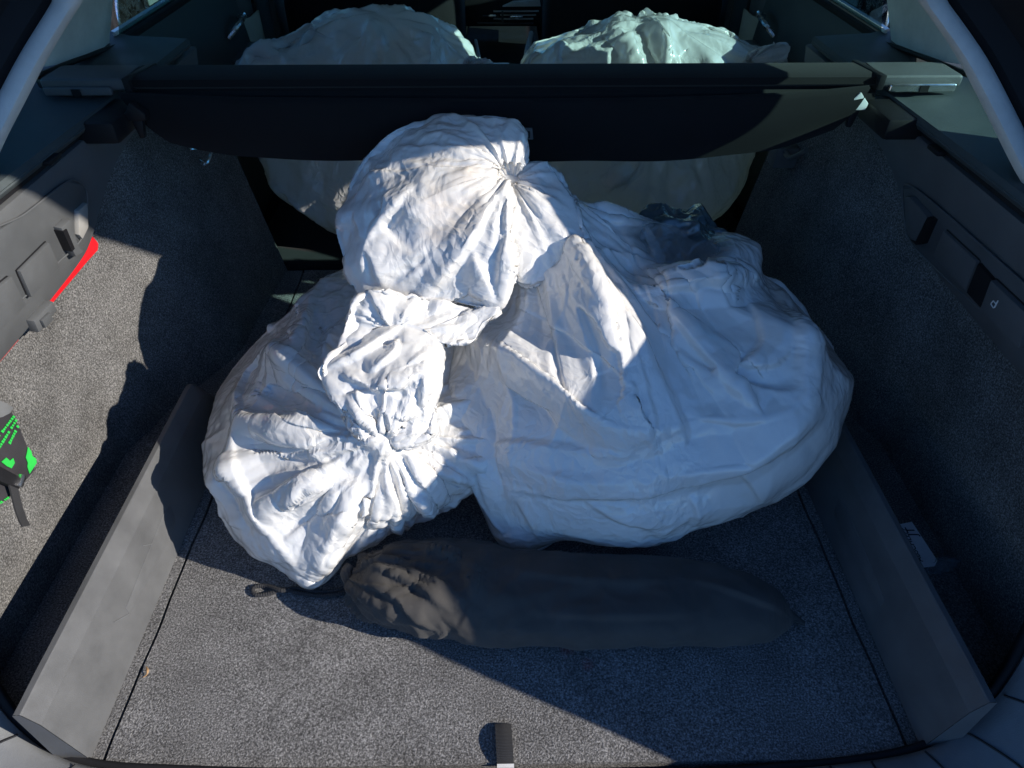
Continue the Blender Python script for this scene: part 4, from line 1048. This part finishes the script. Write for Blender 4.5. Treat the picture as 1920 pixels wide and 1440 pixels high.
X = folds(X, F, [([(620, 802), (540, 788), (432, 782)], 0.012, 0.022), ([(620, 740), (570, 690), (495, 640)], 0.012, 0.024), ([(640, 862), (570, 900), (470, 950)], 0.012, 0.022), ([(660, 890), (610, 940), (530, 1020)], 0.009, 0.016),
    ([(685, 900), (650, 960), (595, 1080)], 0.012, 0.018), ([(712, 905), (700, 950), (680, 1040)], 0.010, 0.015), ([(742, 905), (746, 940), (740, 1020)], 0.010, 0.014), ([(760, 845), (790, 920), (815, 995)], 0.010, 0.015), ([(775, 830), (850, 880), (900, 960)], 0.009, 0.016),
    ([(432, 782), (430, 860), (480, 960), (560, 1060)], 0.008, 0.016), ([(495, 640), (455, 700), (432, 782)], 0.010, 0.018), ([(560, 690), (580, 560), (620, 480)], 0.009, 0.016), ([(500, 620), (520, 560), (590, 490)], 0.008, 0.018), ([(400, 700), (430, 620), (490, 540)], 0.007, 0.016), ([(600, 770), (560, 740), (500, 720)], -0.008, 0.015)])
tris_obj('sack', X, F, 'film', bagL)
sp0, sn = GL + P3(0, 0.0, 0.004), P3(0.08, -0.66, 0.75)
SP = lambda pts, d=0.0: [atplane(*q, sp0 + sn * d, sn) for q in pts]
sock = SP([(688, 832), (650, 790), (628, 740), (606, 694), (640, 650), (680, 622), (740, 610), (790, 622), (820, 652), (818, 730), (806, 812), (770, 834), (745, 838)], 0.012)
X, F = fan(SP([(722, 836)])[0], sock, sn, bulge=0.034, crease=dict(a1=0.009, a2=0.002, c1=0.055, c2=0.026, reach=0.07), seed=15, back=-0.3, circ=0.22, gr=0.06, grow=(0.06, 0.075, 0.08, 0.08), waves=2, wave_h=0.010, n0=(23, 12), peak=0.9)
X = folds(X, F, [([(612, 692), (680, 668), (742, 618)], 0.012, 0.010), ([(640, 700), (715, 745), (812, 690)], 0.011, 0.011), ([(665, 720), (690, 780), (712, 822)], 0.009, 0.010), ([(735, 625), (765, 655), (690, 700)], 0.010, 0.009), ([(800, 650), (780, 720), (800, 800)], 0.009, 0.010),
    ([(700, 760), (750, 790), (795, 770)], 0.007, 0.009), ([(650, 660), (700, 640), (760, 640)], -0.008, 0.008), ([(740, 700), (780, 680), (812, 660)], 0.008, 0.008), ([(640, 740), (700, 720), (760, 745)], -0.007, 0.009), ([(720, 760), (735, 800), (728, 828)], 0.007, 0.008)])
tris_obj('gathered_end', X, F, 'film2', bagL)
frill = SP([(612, 690), (640, 630), (668, 570), (720, 552), (800, 560), (880, 575), (937, 580), (910, 610), (888, 640), (840, 645), (800, 655)], 0.018)
X, F = fan(SP([(742, 628)], 0.012)[0], frill, sn, bulge=0.016, seed=35, circ=0.2, grow=(0.04, 0.05, 0.05, 0.05), gr=0.06, waves=4, wave_h=0.008, n0=(23, 10), levels=3)
tris_obj('frill', X, F, 'film2', bagL)
adopt(bagL)

# ------------------------------------------------------------------ two bags behind the luggage cover
def sdf_bl(P):
    d = ell(P, (-0.30, 1.32, 0.22), (0.30, 0.19, 0.22))
    d = smin(d, ell(P, (-0.27, 1.32, 0.36), (0.225, 0.14, 0.115)), 0.05)
    d = smin(d, ell(P, (-0.29, 1.24, 0.125), (0.26, 0.17, 0.125)), 0.05)
    d = smin(d, ell(P, (-0.475, 1.25, 0.32), (0.15, 0.13, 0.105)), 0.04)
    return d
rid = [R(sdf_bl, [(560, 120), (600, 60), (640, 35)], 0.02, 0.05), R(sdf_bl, [(660, 130), (690, 60), (700, 30)], 0.02, 0.04), R(sdf_bl, [(800, 120), (790, 60)], 0.02, 0.04), R(sdf_bl, [(470, 120), (520, 90)], 0.02, 0.04)]
b = thing('shaded_white_bag', (-0.28, 1.32, 0.006), 'shaded bluish white plastic bag behind the luggage cover', 'plastic bag')
X, F, B = make_body(sdf_bl, (-0.28, 1.32, 0.22), rid, (-0.25, 1.28, 0.47), levels=(5, 6, 7), seed=41, circ=0.30, gr=0.15, floor=0.008, grow=(0.10, 0.13, 0.14, 0), facets=8, crease=dict(a0=0.010, a1=0.022, a2=0.008, pl=0.007, reach=0.3))
tris_obj('sack', X, F, 'film3', b)
tl = [aty(px, py, 1.18) for px, py in ((870, 128), (880, 112), (905, 112), (930, 122), (940, 133), (930, 150), (890, 150))]
X, F = fan(aty(868, 140, 1.19), tl, (0.1, -0.7, 0.7), bulge=0.012, seed=44, levels=3)
tris_obj('gathered_end', X, F, 'film3', b)
adopt(b)
def sdf_br(P):
    d = ell(P, (0.31, 1.32, 0.22), (0.31, 0.19, 0.22))
    d = smin(d, ell(P, (0.265, 1.31, 0.345), (0.255, 0.14, 0.105)), 0.05)
    d = smin(d, ell(P, (0.31, 1.24, 0.125), (0.27, 0.17, 0.125)), 0.05)
    d = smin(d, ell(P, (0.42, 1.28, 0.335), (0.165, 0.13, 0.105)), 0.04)
    d = smin(d, ell(P, (0.345, 1.30, 0.41), (0.05, 0.06, 0.06)), 0.03)
    return d
rid = [R(sdf_br, [(1040, 120), (1060, 70)], 0.02, 0.04), R(sdf_br, [(1180, 120), (1150, 55)], 0.02, 0.04), R(sdf_br, [(1250, 125), (1235, 60), (1250, 40)], 0.025, 0.04), R(sdf_br, [(1330, 120), (1370, 60)], 0.02, 0.04), R(sdf_br, [(1400, 120), (1420, 80)], 0.02, 0.04),
       R(sdf_br, [(1180, 310), (1130, 350)], 0.02, 0.03)]
b = thing('sunlit_white_bag', (0.31, 1.32, 0.006), 'sunlit greenish white plastic bag behind the luggage cover', 'plastic bag')
X, F, B = make_body(sdf_br, (0.31, 1.32, 0.22), rid, (0.34, 1.28, 0.47), levels=(5, 6, 7), seed=57, circ=0.35, gr=0.15, floor=0.008, grow=(0.11, 0.14, 0.15, 0), facets=8, crease=dict(a0=0.010, a1=0.024, a2=0.010, pl=0.008, reach=0.25))
tris_obj('sack', X, F, 'film3', b)
tl = [aty(px, py, 1.20) for px, py in ((1400, 100), (1440, 84), (1477, 88), (1470, 115), (1474, 130), (1440, 150), (1400, 150))]
X, F = fan(aty(1385, 130, 1.22), tl, (0.1, -0.7, 0.7), bulge=0.018, seed=46, levels=3)
tris_obj('gathered_end', X, F, 'film3', b)
adopt(b)

# ------------------------------------------------------------------ black drawstring pouch lying in front of the bags
def pouch():
    t = thing('drawstring_pouch', (0.08, 0.18, 0), 'long black fabric pouch with a drawstring, lying in front of the white bags', 'pouch')
    ax = np.array([atz(662, 1076, 0.044), atz(720, 1084, 0.054), atz(800, 1096, 0.050), atz(920, 1112, 0.043), atz(1060, 1120, 0.042), atz(1200, 1125, 0.041), atz(1330, 1131, 0.038), atz(1420, 1138, 0.032), atz(1465, 1148, 0.022), atz(1485, 1156, 0.010), atz(1510, 1168, 0.006)])
    wd = [0.020, 0.048, 0.064, 0.067, 0.064, 0.060, 0.055, 0.046, 0.028, 0.009, 0.002]
    m, n = 260, 120
    A = resample(ax, m)
    d0 = np.r_[0, np.cumsum(np.linalg.norm(np.diff(ax, axis=0), axis=1))]; w = np.interp(np.linspace(0, d0[-1], m), d0, wd)
    k_ = np.exp(-0.5 * (np.arange(-10, 11) / 4.0) ** 2); w = np.convolve(np.pad(w, 10, mode='edge'), k_ / k_.sum(), 'valid')
    T = np.gradient(A, axis=0); T /= np.linalg.norm(T, axis=1)[:, None]
    N = np.cross((0, 0, 1.0), T); N /= np.linalg.norm(N, axis=1)[:, None]
    a = np.linspace(0, 2 * math.pi, n, endpoint=False)
    hgt = np.minimum(w * np.linspace(0.60, 0.66, m), A[:, 2] * 1.0 + 0.002)
    V = A[:, None] + N[:, None] * (w[:, None] * np.cos(a))[..., None]
    V[..., 2] += (np.sign(np.sin(a)) * np.abs(np.sin(a)) ** 0.8)[None] * np.where(np.sin(a)[None] > 0, hgt[:, None], A[:, 2:3])
    V[..., 2] = np.maximum(V[..., 2], 0.0025)
    B = V.reshape(-1, 3)
    idx = np.arange(m * n).reshape(m, n); j = np.roll(idx, -1, 1)
    q = [idx[:-1].ravel(), j[:-1].ravel(), j[1:].ravel(), idx[1:].ravel()]
    par = (np.add.outer(np.arange(m - 1), np.arange(n)).ravel() % 2).astype(bool)
    F = np.vstack([np.where(par[:, None], np.c_[q[0], q[1], q[2]], np.c_[q[0], q[1], q[3]]), np.where(par[:, None], np.c_[q[0], q[2], q[3]], np.c_[q[1], q[2], q[3]])])
    Nn = V - A[:, None]; Nn = (Nn / np.maximum(np.linalg.norm(Nn, axis=2), 1e-6)[..., None]).reshape(-1, 3)
    g0 = A[0]
    def growth(mid, dr):
        r = np.linalg.norm(mid - g0, axis=1)
        c = np.abs(dr[:, 0])
        return 1 + 0.03 + 0.05 * np.exp(-r / 0.16) + 0.05 * np.exp(-np.abs(mid[:, 0] - 0.36) / 0.06)
    X = B + Nn * (vnoise(B, 45, 2) * 0.008 * np.exp(-np.linalg.norm(B - g0, axis=1) / 0.15)[:] + vnoise(B, 18, 6) * 0.0012)[:, None]
    X = relax(X, B, F, growth, 220, goal=0.012, bend=0.35, lim=(-0.012, 0.012), floor=0.0015, N=Nn, suck=0.0)
    near = np.exp(-(np.linalg.norm(X - g0, axis=1) / 0.20) ** 2)
    X = X + normals(X, F) * ((0.006 * near + 0.005) * crumple(X, 0.075, 71) + (0.004 * near + 0.0025) * crumple(X, 0.032, 72) + pleats(X, g0, (1, -0.1, 0), 5, 14, 0.11, 0.010))[:, None]
    X = folds(X, F, [([(690, 1065), (760, 1085), (850, 1150)], 0.010, 0.010), ([(705, 1045), (790, 1070), (890, 1140)], 0.010, 0.010), ([(770, 1022), (850, 1045), (905, 1080)], 0.009, 0.010), ([(690, 1095), (750, 1130), (810, 1180)], 0.009, 0.009), ([(870, 1060), (890, 1120), (860, 1180)], 0.007, 0.010),
        ([(960, 1070), (1100, 1095), (1260, 1090)], 0.006, 0.010), ([(1000, 1150), (1150, 1160), (1300, 1150)], 0.006, 0.010), ([(1300, 1090), (1400, 1120), (1470, 1150)], 0.006, 0.008)])
    X[:, 2] = np.maximum(X[:, 2], 0.0015)
    tris_obj('pouch_body', X, F, 'cloth', t)
    # gathered mouth and drawstring
    k0 = A[0]
    tube('mouth_roll', [k0 + P3(-0.004, 0.010, 0.006), k0 + P3(-0.009, 0.002, 0.002), k0 + P3(-0.006, -0.008, -0.004), k0 + P3(-0.001, -0.011, -0.009)], [0.006, 0.008, 0.007, 0.005], 'cloth', t, n=10, m=24)
    cz = 0.0032
    c = [atz(672, 1096, 0.012), atz(640, 1112, 0.006), atz(600, 1117, cz), atz(560, 1112, cz), atz(530, 1105, cz + 0.002), atz(505, 1113, cz), atz(482, 1116, cz), atz(474, 1108, cz), atz(480, 1100, cz), atz(500, 1099, cz), atz(528, 1107, cz + 0.006), atz(552, 1103, cz), atz(590, 1109, cz), atz(630, 1107, 0.006), atz(668, 1090, 0.014)]
    C = resample(c, 420)
    tube('cord', C, 0.0028 + 0.0004 * np.sin(np.arange(420) * 1.4), 'nylon', t, n=8, m=420, smooth=False)
    adopt(t)
pouch()

# ------------------------------------------------------------------ black pouch with green print strapped to the left wall
def left_pouch():
    t = thing('printed_pouch', (-0.60, 0.25, 0.15), 'small black pouch with bright green print and a strap, against the left carpeted wall', 'pouch')
    xw = -0.612
    q = [(-70, 735), (5, 752), (22, 764), (42, 805), (60, 850), (70, 868), (68, 884), (38, 918), (0, 950), (-60, 985)]
    fx = xw + 0.0345
    b = prism('pouch_body', [atx(*k, fx - 0.0005) for k in q], (-0.034, 0, 0), 'nylonbag', t, 0.006, 4)
    prism('roll_top', [atx(*k, fx) for k in ((-60, 728), (8, 756), (20, 764), (14, 775), (0, 782), (-60, 800))], (0.004, 0, 0), 'sill', t, 0.0018, 2)
    # shift of the front face: its pixels are read on the front plane itself
    fp = lambda px, py: atx(px, py, fx + 0.0005)
    for q in ([(52, 838), (58, 846), (60, 855), (67, 860), (68, 868), (55, 888), (51, 875), (52, 868), (48, 858), (50, 850)],
              [(2, 866), (11, 858), (18, 864), (24, 859), (27, 868), (21, 878), (12, 874)]):
        prism('green_mark', [fp(*k) for k in q], (0.0006, 0, 0), 'green', b)
    rng = np.random.RandomState(4)
    for (x0, y0, x1, y1, k) in ((-18, 838, 27, 779, 15), (-10, 852, 31, 786, 15), (17, 832, 36, 793, 9), (-20, 955, 17, 932, 12)):
        for i in range(k):
            t0, t1 = i / k, (i + 0.62 + 0.25 * rng.rand()) / k
            if rng.rand() < 0.12: continue
            a, c = P3(lerp(x0, x1, t0), lerp(y0, y1, t0)), P3(lerp(x0, x1, t1), lerp(y0, y1, t1))
            nn = P3(0.8, 0.55) * (1.6 + rng.rand() * 1.1)
            prism('green_letter', [fp(*(a - nn)), fp(*(c - nn)), fp(*(c + nn)), fp(*(a + nn))], (0.0006, 0, 0), 'green', b)
    bk_ = prism('buckle', [fp(-20, 870), fp(22, 892), fp(30, 905), fp(24, 918), fp(-20, 900)], (0.008, 0, 0), 'black', t, 0.002)
    prism('buckle_bar', [fp(26, 888), fp(34, 893), fp(26, 915), fp(18, 911)], (0.011, 0, 0), 'chrome', bk_, 0.002)
    rows = [[atx(px - 7, py, fx + 0.006 - d), atx(px + 7, py - 3, fx + 0.006 - d)] for px, py, d in ((18, 900, 0), (24, 918, 0), (28, 935, 0.002), (33, 955, 0.004), (40, 975, 0.002), (47, 988, 0.0))]
    sheet('strap', rows, 'nylon', t, thick=(0.002, 0, 0))
    adopt(t)
left_pouch()

# ------------------------------------------------------------------ red strip along the lower edge of the left trim
rt = thing('red_strip', (-0.6, 0.42, 0.31), 'bright red strip tucked along the lower edge of the left side trim', 'strip')
on_l = lambda px, py, x=-0.603: atx(px, py, x)
for q in ([(174, 443), (185, 456), (184, 469), (163, 492), (92, 577), (82, 577), (80, 569), (146, 496), (163, 474)],
          [(30, 628), (36, 637), (10, 668), (-40, 725), (-40, 700), (0, 660)]):
    prism('red_sheet', [on_l(*k) for k in q], (-0.005, 0, 0), 'red', rt, 0.0012)
adopt(rt)

# ------------------------------------------------------------------ white card in a clear bag in the right pocket
ct = thing('printed_card', (0.60, 0.30, 0), 'white printed card in a torn clear sleeve lying right of the dark divider', 'card')
cz = 0.012
cc = [atz(*k, cz) for k in ((1676, 986), (1709, 979), (1757, 1052), (1752, 1062), (1718, 1066))]
cb = prism('card', cc, (0, 0, 0.0012), 'card', ct, 0.0)
o_ = (cc[0] + cc[4]) / 2 + (cc[1] + cc[2] - cc[0] - cc[4]) * 0.16
xd = (cc[0] - cc[4]); xd[2] = 0; xd /= np.linalg.norm(xd)                 # text runs from the near end to the far end
yd = np.cross((0, 0, 1.0), xd)
def tm(o, ang=0):
    return Matrix(((xd[0], yd[0], 0, o[0]), (xd[1], yd[1], 0, o[1]), (0, 0, 1, cz + 0.0016), (0, 0, 0, 1)))
text_mesh('lettering', 'ABSCHLEPP', 0.0115, 'ink', cb, tm(o_), 0.0002)
text_mesh('lettering', 'JT', 0.018, 'ink', cb, tm(lerp(cc[0], cc[1], 0.7) + (cc[4] - cc[0]) * 0.22) @ Matrix.Rotation(-math.pi / 2 * 0, 4, 'Z'), 0.0002)
cl = [atz(*k, 0.006) for k in ((1722, 1068), (1756, 1056), (1765, 1035), (1780, 1030), (1813, 1052), (1790, 1062), (1760, 1072), (1735, 1074))]
X, F = fan(atz(1757, 1050, 0.008), cl, (0, 0, 1), bulge=0.008, seed=61, levels=3)
tris_obj('clear_sleeve', X, F, 'clearfilm', ct)
prism('backing', [k + P3(0.002, -0.003, -0.004) for k in cc], (0, 0, 0.0025), 'clearfilm', ct)
adopt(ct)

# ------------------------------------------------------------------ crumbs on the floor
def curl(px, py, label):
    pts = [atz(px + 4, py - 8, 0.003), atz(px + 7, py, 0.006), atz(px + 4, py + 8, 0.003), atz(px - 2, py + 12, 0.002)]
    tag(tube('dry_curl', pts, [0.0006, 0.0015, 0.0013, 0.0005], 'straw', None, n=6, m=16, flat=0.4), label, 'debris')
curl(270, 1258, 'dry pale brown curl lying on the floor carpet near the grey divider')

# ------------------------------------------------------------------ parked cars seen through the tinted side windows
def parked_car(x, y, rot, paint, label):
    t = thing('parked_car', (0, 0, 0), label, 'car')
    prof = [(-2.15, 0.30), (-2.2, 0.62), (-2.05, 0.92), (-1.5, 1.02), (-0.9, 1.42), (0.5, 1.46), (1.3, 1.06), (2.0, 0.92), (2.2, 0.6), (2.15, 0.30)]
    body = resample(prof, 60)
    arcs = []
    for cxw in (1.35, -1.35):
        arcs += [(cxw + 0.37 * math.cos(a), 0.32 + 0.37 * math.sin(a)) for a in np.linspace(0, math.pi, 14)]
    outl = [(0, p[0], p[1]) for p in body] + [(0, p[0], p[1]) for p in arcs[:0]]
    lower = [(2.15, 0.30)] + arcs[:14] + arcs[14:] + [(-2.15, 0.30)]
    pts = [(-0.86, a, b) for a, b in body] + [(-0.86, a, max(b, 0.24)) for a, b in lower[1:-1]]
    b = prism('body', pts, (1.72, 0, 0), paint, t)
    prism('window', [(-0.875, a, c) for a, c in ((-1.25, 1.04), (-0.85, 1.34), (0.45, 1.38), (1.05, 1.05))], (1.75, 0, 0), 'black', t)
    for cyw in (1.35, -1.35):
        for sx in (-1, 1):
            w = tube('wheel', [(sx * 0.66, cyw, 0.32), (sx * 0.70, cyw, 0.32), (sx * 0.86, cyw, 0.32), (sx * 0.89, cyw, 0.32)], [0.30, 0.32, 0.32, 0.29], 'rubber', t, n=40, m=8, smooth=False)
            for k in range(10):
                a = k * math.pi / 5
                c_, s_ = math.cos(a), math.sin(a)
                pr = [(0.05, -0.035), (0.22, -0.02), (0.22, 0.02), (0.05, 0.035)]
                prism('spoke', [(sx * 0.892, cyw + u * c_ - v * s_, 0.32 + u * s_ + v * c_) for u, v in pr], (sx * 0.015, 0, 0), 'chrome', w)
            tube('rim', [(sx * 0.9, cyw + 0.225 * math.cos(a), 0.32 + 0.225 * math.sin(a)) for a in np.linspace(0, 2 * math.pi, 36, endpoint=False)], 0.014, 'chrome', w, n=8, m=60, closed=True, up=(1, 0, 0))
    t.location = (x, y, GZ); t.rotation_euler = (0, 0, rot)
parked_car(-3.4, 6.2, 0.0, 'carpaint', 'parked car with spoked wheels seen through the left rear window')
parked_car(3.4, 6.1, 0.0, 'carpaint', 'parked car with spoked wheels seen through the right rear window')
